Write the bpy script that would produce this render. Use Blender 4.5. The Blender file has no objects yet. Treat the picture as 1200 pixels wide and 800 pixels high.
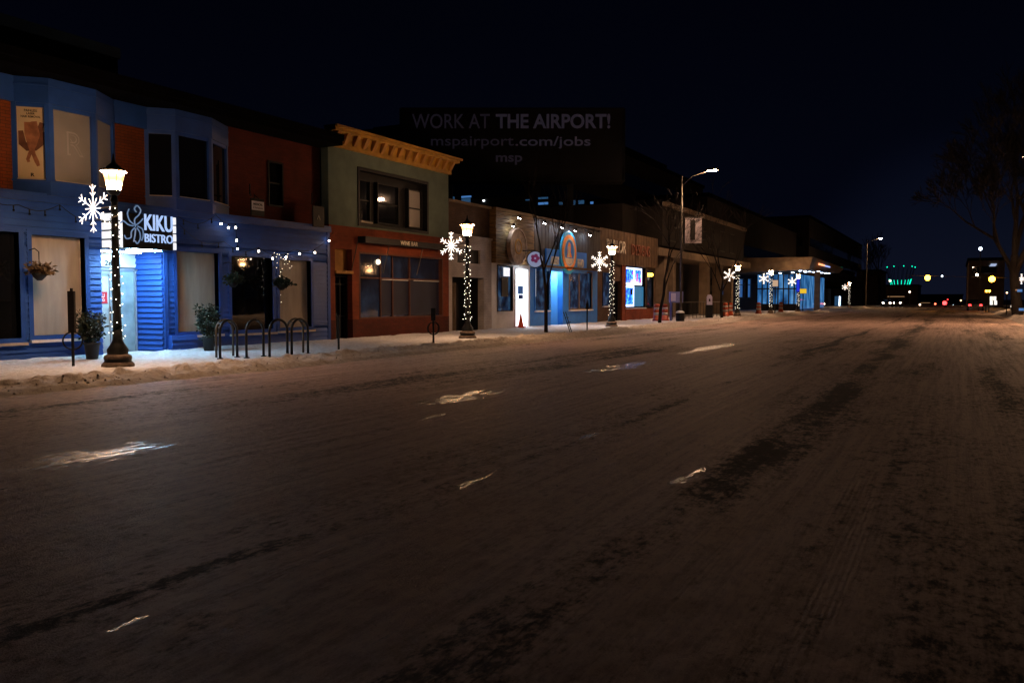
import bpy, math, random
import numpy as np
from mathutils import Vector, Matrix
R = math.radians
random.seed(7)
scene = bpy.context.scene
col = scene.collection

# ------------------------------------------------------------------ camera
FOC, HX, HY, CAMH = 1000.0, 1120.0, 350.0, 1.5      # lens and street vanishing point measured on a 1200 x 800 frame
pitch = math.atan((400 - HY) / FOC)
_d = Vector((HX - 600, 400 - HY, FOC)).normalized()
_u = Vector((0, math.cos(pitch), -math.sin(pitch)))
_u = (_u - _u.dot(_d) * _d).normalized()
_r = _d.cross(_u)
if _r.x < 0: _r = -_r
def ray(px, py):
    v = Vector((px - 600, 400 - py, FOC))
    return Vector((v.dot(_r), v.dot(_d), v.dot(_u)))
def onX(px, py, X):
    r = ray(px, py); t = X / r.x
    return Vector((X, r.y * t, CAMH + r.z * t))
def onY(px, py, Y):
    r = ray(px, py); t = Y / r.y
    return Vector((r.x * t, Y, CAMH + r.z * t))
def onZ(px, py, Z):
    r = ray(px, py); t = (Z - CAMH) / r.z
    return Vector((r.x * t, r.y * t, Z))
cd = bpy.data.cameras.new('camera'); cam = bpy.data.objects.new('camera', cd); col.objects.link(cam)
cd.sensor_width = 36; cd.lens = 36 * FOC / 1200; cd.clip_start = .05; cd.clip_end = 3000
fwd = ray(600, 400).normalized()
cam.location = (0, 0, CAMH)
cam.rotation_euler = fwd.to_track_quat('-Z', 'Y').to_euler()
scene.camera = cam

# ------------------------------------------------------------------ world: night sky, a little town glow low down
w = bpy.data.worlds.new('World'); scene.world = w; w.use_nodes = True
nt = w.node_tree; nt.nodes.clear()
out = nt.nodes.new('ShaderNodeOutputWorld'); bg = nt.nodes.new('ShaderNodeBackground')
tc = nt.nodes.new('ShaderNodeTexCoord'); sp = nt.nodes.new('ShaderNodeSeparateXYZ'); rp = nt.nodes.new('ShaderNodeValToRGB')
nz = nt.nodes.new('ShaderNodeTexNoise'); nz.inputs['Scale'].default_value = 2.2; nz.inputs['Detail'].default_value = 4
mx = nt.nodes.new('ShaderNodeMix'); mx.data_type = 'RGBA'; mx.blend_type = 'MULTIPLY'; mx.inputs[0].default_value = .35
nt.links.new(tc.outputs['Generated'], sp.inputs[0]); nt.links.new(sp.outputs['Z'], rp.inputs[0])
nt.links.new(tc.outputs['Generated'], nz.inputs['Vector'])
e = rp.color_ramp.elements
e[0].position = 0; e[0].color = (.0034, .0042, .0100, 1)
e[1].position = 1; e[1].color = (.0004, .0005, .0012, 1)
m_ = e.new(.10); m_.color = (.0012, .0018, .0056, 1)
m_ = e.new(.30); m_.color = (.0006, .0009, .0034, 1)
nt.links.new(rp.outputs[0], mx.inputs[6]); nt.links.new(nz.outputs['Color'], mx.inputs[7])
gd = nt.nodes.new('ShaderNodeVectorMath'); gd.operation = 'DOT_PRODUCT'; gd.inputs[1].default_value = ray(1120, 325).normalized()[:]
gr_ = nt.nodes.new('ShaderNodeMapRange'); gr_.interpolation_type = 'SMOOTHERSTEP'; gr_.inputs[1].default_value = .985; gr_.inputs[2].default_value = 1.0
ga = nt.nodes.new('ShaderNodeMix'); ga.data_type = 'RGBA'; ga.blend_type = 'ADD'; ga.inputs[7].default_value = (.0016, .0023, .0055, 1)
nt.links.new(tc.outputs['Generated'], gd.inputs[0]); nt.links.new(gd.outputs['Value'], gr_.inputs[0]); nt.links.new(gr_.outputs[0], ga.inputs[0]); nt.links.new(mx.outputs[2], ga.inputs[6])
nt.links.new(ga.outputs[2], bg.inputs[0]); bg.inputs[1].default_value = 1.0
nt.links.new(bg.outputs[0], out.inputs[0])

scene.view_settings.view_transform = 'Standard'; scene.view_settings.look = 'None'
scene.view_settings.exposure = 0; scene.view_settings.gamma = 1; scene.view_settings.use_curve_mapping = False
cy = scene.cycles
cy.use_denoising = True; cy.max_bounces = 6; cy.diffuse_bounces = 3; cy.glossy_bounces = 3; cy.transmission_bounces = 4
cy.sample_clamp_indirect = 3; cy.sample_clamp_direct = 0; cy.use_light_tree = True; cy.caustics_reflective = False; cy.caustics_refractive = False
cy.volume_bounces = 0

# light levels, all lamps
LAMP = 420.0        # glass of the sidewalk lanterns
WARM = (1.0, .57, .30)
COOL = (.50, .80, 1.0)

# ------------------------------------------------------------------ helpers
class Fr:
    """a wall's own frame: u runs along it, w out of it, z up"""
    def __init__(s, o, d, n=None):
        s.o = Vector((o[0], o[1], 0)); s.d = Vector((d[0], d[1], 0)).normalized()
        s.n = Vector((s.d.y, -s.d.x, 0)) if n is None else Vector((n[0], n[1], 0)).normalized()
    def p(s, u, w_, z): return s.o + s.d * u + s.n * w_ + Vector((0, 0, z))
FX = -18.6
FA = Fr((FX, 0), (0, 1))
WO = Fr((0, 0), (1, 0), (0, 1))      # world axes

class MB:
    def __init__(s, fr=WO): s.v = []; s.f = []; s.fr = fr; s.smooth = False
    def hexa(s, P):
        b = len(s.v); s.v += [tuple(p) for p in P]
        for q in ((0,3,2,1),(4,5,6,7),(0,1,5,4),(1,2,6,5),(2,3,7,6),(3,0,4,7)): s.f.append(tuple(b + i for i in q))
        return s
    def box(s, u0, u1, w0, w1, z0, z1, fr=None):
        F = (fr or s.fr).p
        return s.hexa([F(u0,w0,z0), F(u1,w0,z0), F(u1,w1,z0), F(u0,w1,z0), F(u0,w0,z1), F(u1,w0,z1), F(u1,w1,z1), F(u0,w1,z1)])
    def poly(s, pts):
        b = len(s.v); s.v += [tuple(p) for p in pts]; s.f.append(tuple(range(b, b + len(pts)))); return s
    def plate(s, pts2, w0, w1, fr=None):
        """outline in (u, z) given thickness from w0 to w1"""
        F = (fr or s.fr).p; n = len(pts2); b = len(s.v)
        s.v += [tuple(F(u, w0, z)) for u, z in pts2] + [tuple(F(u, w1, z)) for u, z in pts2]
        s.f.append(tuple(b + i for i in range(n))[::-1]); s.f.append(tuple(b + n + i for i in range(n)))
        for i in range(n): j = (i + 1) % n; s.f.append((b + i, b + j, b + n + j, b + n + i))
        return s
    def ring(s, cu, cz, r0, r1, w0, w1, n=32, fr=None, sz=1.0):
        F = (fr or s.fr).p
        for i in range(n):
            a, c = 2*math.pi*i/n, 2*math.pi*(i+1)/n
            P = []
            for w_ in (w0, w1):
                for (rr, t) in ((r0, a), (r1, a), (r1, c), (r0, c)):
                    P.append(F(cu + rr*math.cos(t), w_, cz + rr*sz*math.sin(t)))
            s.hexa(P)
        return s
    def tube(s, pts, rad, n=6, cap=True):
        pts = [Vector(p) for p in pts]
        if not hasattr(rad, '__len__'): rad = [rad] * len(pts)
        b = len(s.v); prev = None
        for i, p in enumerate(pts):
            t = (pts[min(i+1, len(pts)-1)] - pts[max(i-1, 0)]).normalized()
            a = prev if prev is not None else (Vector((0,0,1)) if abs(t.z) < .9 else Vector((1,0,0)))
            x = (a - a.dot(t)*t)
            if x.length < 1e-6: x = Vector((0,1,0)).cross(t)
            x.normalize(); prev = x; y = t.cross(x)
            for k in range(n):
                an = 2*math.pi*k/n
                s.v.append(tuple(p + (x*math.cos(an) + y*math.sin(an)) * rad[i]))
        for i in range(len(pts)-1):
            for k in range(n):
                k2 = (k+1) % n
                s.f.append((b+i*n+k, b+i*n+k2, b+(i+1)*n+k2, b+(i+1)*n+k))
        if cap:
            s.f.append(tuple(b + k for k in range(n))[::-1]); s.f.append(tuple(b + (len(pts)-1)*n + k for k in range(n)))
        return s
    def lathe(s, c, prof, n=16, caps=True):
        b = len(s.v)
        for (r, z) in prof:
            for k in range(n):
                an = 2*math.pi*(k+.5)/n; s.v.append((c[0] + r*math.cos(an), c[1] + r*math.sin(an), c[2] + z))
        for i in range(len(prof)-1):
            for k in range(n):
                k2 = (k+1) % n; s.f.append((b+i*n+k, b+i*n+k2, b+(i+1)*n+k2, b+(i+1)*n+k))
        if caps:
            s.f.append(tuple(b + k for k in range(n))[::-1]); s.f.append(tuple(b + (len(prof)-1)*n + k for k in range(n)))
        return s
    def ball(s, c, r, n=8, m=5, sz=1.0):
        prof = [(max(r*math.sin(math.pi*i/m), r*.02), -r*sz*math.cos(math.pi*i/m)) for i in range(m+1)]
        return s.lathe(c, prof, n)
    def build(s, name, mat, parent=None, smooth=None):
        me = bpy.data.meshes.new(name)
        o = bpy.data.objects.new(name, me)
        off = Vector((0,0,0))
        if parent is not None:
            o.parent = parent
            q = parent
            while q is not None: off = off + q.location; q = q.parent
        me.from_pydata([(v[0]-off.x, v[1]-off.y, v[2]-off.z) for v in s.v], [], s.f)
        me.update()
        if mat: me.materials.append(mat)
        if (s.smooth if smooth is None else smooth):
            for p in me.polygons: p.use_smooth = True
        col.objects.link(o)
        return o

def tag(o, label=None, cat=None, group=None, kind=None):
    if label: o['label'] = label
    if cat: o['category'] = cat
    if group: o['group'] = group
    if kind: o['kind'] = kind
    return o
def thing(name, loc, label, cat, group=None):
    o = bpy.data.objects.new(name, None); o.location = loc; o.empty_display_size = .2; col.objects.link(o)
    return tag(o, label, cat, group)
def copy_tree(o, parent=None):
    c = o.copy(); col.objects.link(c)
    if parent is not None: c.parent = parent
    for ch in list(o.children): copy_tree(ch, c)
    return c

def text(name, body, fr, u0, u1, z0, z1, w_, mat, parent=None, ext=.012, bold=.0, shear=0, spacing=1.0):
    """lettering fitted into the rectangle u0..u1, z0..z1 of a wall's frame"""
    cu = bpy.data.curves.new(name, 'FONT'); cu.body = body; cu.extrude = .02; cu.offset = bold; cu.resolution_u = 4; cu.shear = shear; cu.space_character = spacing
    to = bpy.data.objects.new(name + '_tmp', cu); col.objects.link(to)
    bpy.context.view_layer.update()
    me = bpy.data.meshes.new_from_object(to.evaluated_get(bpy.context.evaluated_depsgraph_get()))
    bpy.data.objects.remove(to)
    co = np.array([v.co[:] for v in me.vertices]); mn, mxx = co.min(0), co.max(0)
    o = bpy.data.objects.new(name, me); col.objects.link(o); me.name = name
    off = Vector((0,0,0))
    if parent is not None: o.parent = parent; off = Vector(parent.location) if parent.parent is None else parent.location + parent.parent.location
    for v in me.vertices:
        a = u0 + (v.co.x - mn[0]) / (mxx[0]-mn[0]) * (u1-u0); b = z0 + (v.co.y - mn[1]) / (mxx[1]-mn[1]) * (z1-z0)
        v.co = fr.p(a, w_ + (v.co.z + .02) / .04 * ext, b) - off
    me.materials.clear(); me.materials.append(mat)
    return o

# ------------------------------------------------------------------ materials
def mat(name, c, rough=.8, var=.25, scale=3.0, bump=.0, bscale=None, metal=0, coat=0, spec=.3, stretch=(1,1,1), c2=None):
    m = bpy.data.materials.new(name); m.use_nodes = True; n = m.node_tree; b = n.nodes['Principled BSDF']
    b.inputs['Roughness'].default_value = rough; b.inputs['Metallic'].default_value = metal
    b.inputs['Specular IOR Level'].default_value = spec; b.inputs['Coat Weight'].default_value = coat; b.inputs['Coat Roughness'].default_value = .04
    g = n.nodes.new('ShaderNodeNewGeometry'); mp = n.nodes.new('ShaderNodeMapping'); mp.inputs['Scale'].default_value = stretch
    n.links.new(g.outputs['Position'], mp.inputs[0])
    t = n.nodes.new('ShaderNodeTexNoise'); t.inputs['Scale'].default_value = scale; t.inputs['Detail'].default_value = 5
    n.links.new(mp.outputs[0], t.inputs['Vector'])
    r_ = n.nodes.new('ShaderNodeValToRGB'); n.links.new(t.outputs[0], r_.inputs[0])
    c2 = c2 or tuple(x * (1 + var) for x in c)
    r_.color_ramp.elements[0].position = .35; r_.color_ramp.elements[1].position = .68
    r_.color_ramp.elements[0].color = (*[x * (1 - var) for x in c], 1); r_.color_ramp.elements[1].color = (*c2, 1)
    n.links.new(r_.outputs[0], b.inputs['Base Color'])
    if bump:
        t2 = n.nodes.new('ShaderNodeTexNoise'); t2.inputs['Scale'].default_value = bscale or scale * 8; t2.inputs['Detail'].default_value = 4
        n.links.new(mp.outputs[0], t2.inputs['Vector'])
        bp = n.nodes.new('ShaderNodeBump'); bp.inputs['Strength'].default_value = bump; bp.inputs['Distance'].default_value = .02
        n.links.new(t2.outputs[0], bp.inputs['Height']); n.links.new(bp.outputs[0], b.inputs['Normal'])
    return m
def emi(name, c, s, sample=True):
    m = bpy.data.materials.new(name); m.use_nodes = True; n = m.node_tree; b = n.nodes['Principled BSDF']
    b.inputs['Base Color'].default_value = (*[x*.3 for x in c], 1); b.inputs['Roughness'].default_value = .4
    b.inputs['Emission Color'].default_value = (*c, 1); b.inputs['Emission Strength'].default_value = s
    m.cycles.emission_sampling = 'FRONT_BACK' if sample else 'NONE'
    return m
def brick(name, c, c2, mortar, sx=.22, sz=.075, bump=.5, rough=.85):
    m = bpy.data.materials.new(name); m.use_nodes = True; n = m.node_tree; b = n.nodes['Principled BSDF']
    b.inputs['Roughness'].default_value = rough; b.inputs['Specular IOR Level'].default_value = .25
    g = n.nodes.new('ShaderNodeNewGeometry'); s = n.nodes.new('ShaderNodeSeparateXYZ'); cb = n.nodes.new('ShaderNodeCombineXYZ')
    ad = n.nodes.new('ShaderNodeMath'); ad.operation = 'ADD'
    n.links.new(g.outputs['Position'], s.inputs[0]); n.links.new(s.outputs['X'], ad.inputs[0]); n.links.new(s.outputs['Y'], ad.inputs[1])
    n.links.new(ad.outputs[0], cb.inputs[0]); n.links.new(s.outputs['Z'], cb.inputs[1])
    t = n.nodes.new('ShaderNodeTexBrick'); t.inputs['Scale'].default_value = 1
    t.inputs['Brick Width'].default_value = sx; t.inputs['Row Height'].default_value = sz; t.inputs['Mortar Size'].default_value = .006; t.inputs['Mortar Smooth'].default_value = .3
    t.inputs['Color1'].default_value = (*c, 1); t.inputs['Color2'].default_value = (*c2, 1); t.inputs['Mortar'].default_value = (*mortar, 1)
    n.links.new(cb.outputs[0], t.inputs['Vector'])
    nz_ = n.nodes.new('ShaderNodeTexNoise'); nz_.inputs['Scale'].default_value = 1.3; nz_.inputs['Detail'].default_value = 6
    n.links.new(g.outputs['Position'], nz_.inputs['Vector'])
    mm = n.nodes.new('ShaderNodeMix'); mm.data_type = 'RGBA'; mm.blend_type = 'MULTIPLY'; mm.inputs[0].default_value = .5
    rr = n.nodes.new('ShaderNodeValToRGB'); rr.color_ramp.elements[0].position = .3; rr.color_ramp.elements[0].color = (.35,.35,.35,1); rr.color_ramp.elements[1].position = .6
    n.links.new(nz_.outputs[0], rr.inputs[0]); n.links.new(t.outputs['Color'], mm.inputs[6]); n.links.new(rr.outputs[0], mm.inputs[7])
    n.links.new(mm.outputs[2], b.inputs['Base Color'])
    bp = n.nodes.new('ShaderNodeBump'); bp.inputs['Strength'].default_value = bump; bp.inputs['Distance'].default_value = .01; bp.invert = True
    n.links.new(t.outputs['Fac'], bp.inputs['Height']); n.links.new(bp.outputs[0], b.inputs['Normal'])
    return m
M = {}
M['blue'] = mat('blue_siding_paint', (.019, .080, .36), .55, .18, 1.2, .15, 30)
M['bluetrim'] = mat('blue_trim_paint', (.016, .066, .30), .5, .15, 2, .08, 30)
M['orange'] = brick('orange_brick', (.20, .046, .009), (.16, .038, .009), (.06, .020, .010), bump=.5)
M['redbrick'] = brick('rust_painted_brick', (.19, .040, .013), (.15, .03, .010), (.17, .035, .014))
M['whitebrick'] = brick('white_painted_brick', (.52, .47, .46), (.46, .42, .41), (.33, .30, .29))
M['brownbrick'] = brick('brown_brick', (.085, .045, .025), (.065, .035, .02), (.08, .06, .05))
M['green'] = mat('grey_green_stucco', (.10, .135, .115), .9, .12, 2.5, .3, 60)
M['yellow'] = mat('ochre_cornice_paint', (.38, .20, .025), .6, .2, 3, .2, 20)
M['ochre_dark'] = mat('ochre_bracket_paint', (.34, .16, .03), .7, .2, 3)
M['white'] = mat('white_paint', (.66, .65, .66), .6, .1, 2)
M['sill'] = mat('snowy_sill', (.75, .76, .8), .8, .1, 6, .3, 40)
M['black'] = mat('black_paint', (.006, .006, .007), .55, .2, 4, spec=.2)
M['blackmetal'] = mat('black_iron', (.010, .010, .010), .5, .3, 8, .2, 40, spec=.25)
M['blackmetal2'] = mat('black_enamel', (.006, .006, .007), .4, .2, 8, spec=.3)
M['galv'] = mat('galvanised_steel', (.08, .070, .06), .65, .2, 4, metal=.2)
M['darkwood'] = mat('black_stained_boards', (.028, .027, .030), .7, .4, 4, .3, 12, stretch=(1,6,.5))
M['wood'] = mat('weathered_gold_boards', (.15, .085, .028), .75, .45, 2.5, .5, 14, stretch=(1,.5,7))
M['brownpanel'] = mat('brown_fascia_panel', (.065, .038, .020), .8, .3, 2, .2, 20)
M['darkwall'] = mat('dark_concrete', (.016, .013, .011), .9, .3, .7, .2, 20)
M['concrete'] = mat('tan_concrete', (.15, .11, .075), .85, .2, 1.5, .3, 20)
M['glass'] = mat('dark_window_glass', (.006, .007, .009), .03, .1, .5, spec=.6)
M['blind'] = mat('paper_blind_behind_glass', (.41, .355, .30), .65, .10, 2.2, .12, 9, coat=.8, stretch=(1,3,.6))
M['blindgrey'] = mat('grey_blind_behind_glass', (.25, .235, .23), .6, .08, 1.3, coat=.8)
M['frost'] = mat('frosted_lettering', (.34, .32, .31), .6, .08, 2)
M['poster'] = mat('cream_poster_paper', (.55, .44, .28), .5, .05, 2, coat=.5)
M['skin'] = mat('printed_skin_tone', (.30, .13, .07), .5, .35, 5)
M['skin2'] = mat('printed_skin_shadow', (.13, .055, .032), .5, .3, 5)
M['ink'] = mat('black_ink', (.02, .018, .015), .5, .1, 5)
M['riser'] = brick('oxblood_brick', (.085, .014, .007), (.06, .012, .006), (.05, .012, .008))
M['redwood'] = mat('dark_redwood', (.07, .022, .010), .6, .2, 4)
M['door'] = mat('aluminium_door', (.42, .43, .45), .35, .1, 3, metal=.5)
M['copperpanel'] = mat('peach_plaster', (.52, .33, .22), .7, .08, 2)
M['snow'] = mat('clean_snow', (.72, .74, .79), .75, .08, 3, .5, 30)
M['soil'] = mat('planter_black', (.015, .015, .016), .6, .2, 3)
M['leaf'] = mat('dark_evergreen_leaf', (.018, .028, .016), .6, .5, 14)
M['dryleaf'] = mat('dry_brown_foliage', (.13, .085, .045), .8, .5, 14)
M['bark'] = mat('grey_brown_bark', (.012, .009, .0075), .9, .35, 10, .6, 30)
M['rubber'] = mat('black_rubber', (.015, .015, .015), .8, .2, 3)
M['signblue'] = mat('sign_blue', (.025, .17, .60), .4, .1, 3)
M['signcyan'] = mat('sign_cyan', (.02, .25, .50), .4, .1, 3)
M['signorange'] = mat('sign_orange', (.80, .24, .05), .4, .1, 3)
M['rustletter'] = mat('rust_lettering', (.15, .05, .03), .5, .2, 3)
M['cream'] = mat('cream_lettering', (.50, .45, .38), .5, .1, 3)
M['redcone'] = mat('orange_plastic', (.80, .10, .03), .5, .1, 3)
M['barwhite'] = mat('bar_white', (.35, .33, .32), .5, .1, 3)
M['barred'] = mat('barricade_red_orange', (.30, .045, .015), .5, .15, 3)
M['round_wood'] = mat('carved_round_wood', (.24, .15, .10), .6, .35, 5, .5, 20)
M['carpaint'] = mat('dark_car_paint', (.02, .022, .028), .25, .2, 2, coat=.6, spec=.5)
M['red_banner'] = mat('red_cloth', (.40, .05, .03), .8, .2, 5)
M['maroon'] = brick('darker_end_brick', (.12, .018, .008), (.09, .014, .007), (.07, .014, .008), bump=.35)
M['roof'] = mat('black_roofing', (.003, .003, .0035), .95, .3, 2, spec=.02)
M['cap'] = mat('blue_parapet_metal', (.03, .09, .16), .5, .15, 2)

E_ = {}
E_['lamp'] = emi('lantern_glass_lit', (1, .50, .20), LAMP)
_n = E_['lamp'].node_tree; _g = _n.nodes.new('ShaderNodeNewGeometry'); _s = _n.nodes.new('ShaderNodeSeparateXYZ'); _r2 = _n.nodes.new('ShaderNodeMapRange'); _p = _n.nodes.new('ShaderNodeMath'); _p.operation = 'MULTIPLY_ADD'; _p.inputs[2].default_value = 1.4
_r2.interpolation_type = 'SMOOTHSTEP'; _r2.inputs[1].default_value = 4.12; _r2.inputs[2].default_value = 3.74; _r2.inputs[3].default_value = 0; _r2.inputs[4].default_value = 1; _p.inputs[1].default_value = LAMP
_q = _n.nodes.new('ShaderNodeMath'); _q.operation = 'POWER'; _q.inputs[1].default_value = 8.0; _n.links.new(_r2.outputs[0], _q.inputs[0])
_n.links.new(_g.outputs['Position'], _s.inputs[0]); _n.links.new(_s.outputs['Z'], _r2.inputs[0]); _n.links.new(_q.outputs[0], _p.inputs[0]); _n.links.new(_p.outputs[0], _n.nodes['Principled BSDF'].inputs['Emission Strength'])
E_['ring'] = emi('added_ring_glow', WARM, 3000)  # glow of the ring added to the lanterns to light the ground
E_['lampfar'] = emi('far_lantern_lit', (1, .62, .3), 1200)
E_['flake'] = emi('rope_light_white', (1, .90, .80), 3.2)
E_['bulb'] = emi('fairy_bulb', (1, .88, .68), 7, False)
E_['sbulb'] = emi('string_bulb', (1, .80, .62), 26, False)
E_['alcove'] = emi('entry_downlight', COOL, 38)
E_['panelwhite'] = emi('lit_white_panel', (.93, .95, 1), .95)
E_['kiku'] = emi('kiku_letters_lit', (.42, .60, 1), .95)
E_['kiku2'] = emi('kiku_flower_lit', (.25, .42, .75), .40)
E_['spot'] = emi('spotlight_lens', (.72, .85, 1), 190)
E_['ledwhite'] = emi('led_white', (.60, .72, 1), 3.6)
E_['ledblue'] = emi('led_blue_panel', (.02, .10, .75), 1.5)
E_['ledcyan'] = emi('led_cyan_panel', (.03, .18, .36), .75)
E_['ledred'] = emi('led_red', (.9, .03, .08), 1.0)
E_['doorwhite'] = emi('bright_white_doorway', (.85, .93, 1), 3.4)
E_['stationblue'] = emi('station_blue_light', (.03, .13, .38), .6)
E_['letter_glow'] = emi('billboard_glowing_letters', (.40, .38, .62), .022)  # faint glow put into the letters, standing in for light on them
E_['letter_glow_dim'] = emi('billboard_glowing_letters_dim', (.36, .34, .60), .012)
E_['farblue'] = emi('far_office_light', (.10, .30, .75), .55)
E_['farblue2'] = emi('far_office_light_soft', (.05, .16, .34), .35)
E_['farwhite'] = emi('far_white_light', (.8, .9, 1), 5, False)
E_['red'] = emi('red_signal', (1, .03, .03), 9)
E_['amber'] = emi('amber_signal', (1, .38, .02), 30)
E_['head'] = emi('headlight', (1, .85, .65), 30)
E_['cobra'] = emi('cobra_head_lens', (1, .58, .34), 2500)
E_['greencrown'] = emi('green_rod_light', (.0, .60, .36), 3.0, False)
E_['yellowlamp'] = emi('yellow_bulb', (1, .62, .08), 5)
E_['canopy'] = emi('canopy_downlight', (.6, .75, 1), 14)
E_['redsign'] = emi('lit_red_sign', (.75, .03, .05), .5)
E_['rainbow'] = emi('rainbow_led', (1, .35, .15), 2)
E_['shopwarm'] = emi('shop_warm_light', (1, .55, .25), .25)

def glow_glass(name, cols, s, scale, stretch=(1,1,1)):
    """glass in front of a lit room: uneven light from inside"""
    m = bpy.data.materials.new(name); m.use_nodes = True; n = m.node_tree; b = n.nodes['Principled BSDF']
    g = n.nodes.new('ShaderNodeNewGeometry'); mp = n.nodes.new('ShaderNodeMapping'); mp.inputs['Scale'].default_value = stretch
    t = n.nodes.new('ShaderNodeTexNoise'); t.inputs['Scale'].default_value = scale; t.inputs['Detail'].default_value = 3
    n.links.new(g.outputs['Position'], mp.inputs[0]); n.links.new(mp.outputs[0], t.inputs['Vector'])
    r_ = n.nodes.new('ShaderNodeValToRGB'); els = r_.color_ramp.elements
    els[0].position = .32; els[0].color = (*cols[0], 1); els[1].position = .68; els[1].color = (*cols[-1], 1)
    for i, c in enumerate(cols[1:-1]):
        x = els.new(.32 + .36*(i+1)/(len(cols)-1)); x.color = (*c, 1)
    n.links.new(t.outputs[0], r_.inputs[0]); n.links.new(r_.outputs[0], b.inputs['Emission Color'])
    b.inputs['Emission Strength'].default_value = s; b.inputs['Base Color'].default_value = (.01,.01,.012,1); b.inputs['Roughness'].default_value = .05
    return m
G_ = {}
G_['bar'] = glow_glass('bar_window_glow', [(.002,.004,.01), (.01,.02,.05), (.03,.08,.16)], .7, 2.2)
G_['station'] = glow_glass('station_glass_glow', [(.008,.04,.12), (.03,.16,.42), (.12,.35,.7)], .75, 1.5, (1,1,.35))
G_['shop'] = glow_glass('shop_glass_glow', [(.002,.002,.004), (.006,.008,.015), (.02,.03,.05)], .5, 1.2)
G_['stripe'] = glow_glass('stained_led_glow', [(.0,.02,.20), (.005,.08,.8), (.10,.40,1)], 3.0, 5)

# ------------------------------------------------------------------ noise in numpy for real relief
rng = np.random.RandomState(3)
_tab = rng.rand(256, 256)
def vnoise(x, y):
    xi = np.floor(x).astype(int); yi = np.floor(y).astype(int); fx = x - xi; fy = y - yi
    fx = fx*fx*(3-2*fx); fy = fy*fy*(3-2*fy)
    a = _tab[xi & 255, yi & 255]; b = _tab[(xi+1) & 255, yi & 255]; c = _tab[xi & 255, (yi+1) & 255]; d = _tab[(xi+1) & 255, (yi+1) & 255]
    return (a*(1-fx)+b*fx)*(1-fy) + (c*(1-fx)+d*fx)*fy
def fbm(x, y, o=4):
    s = 0; a = 1; t = 0
    for i in range(o): s = s + a*vnoise(x*2**i + 17*i, y*2**i + 31*i); t += a; a *= .5
    return s / t
def sheet(name, xs, ys, hfun, material, kind='structure'):
    X, Y = np.meshgrid(xs, ys); Z = hfun(X, Y)
    nx, ny = len(xs), len(ys)
    me = bpy.data.meshes.new(name)
    co = np.stack([X, Y, Z], -1).reshape(-1, 3)
    i = np.arange(nx*ny).reshape(ny, nx)
    q = np.stack([i[:-1, :-1], i[:-1, 1:], i[1:, 1:], i[1:, :-1]], -1).reshape(-1, 4)
    me.vertices.add(len(co)); me.vertices.foreach_set('co', co.ravel())
    me.loops.add(q.size); me.loops.foreach_set('vertex_index', q.ravel().astype(np.int32))
    me.polygons.add(len(q)); me.polygons.foreach_set('loop_start', (np.arange(len(q))*4).astype(np.int32))
    me.polygons.foreach_set('use_smooth', np.ones(len(q), bool))
    me.update(calc_edges=True); me.validate()
    me.materials.append(material)
    o = bpy.data.objects.new(name, me); col.objects.link(o); o['kind'] = kind
    return o

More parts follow.
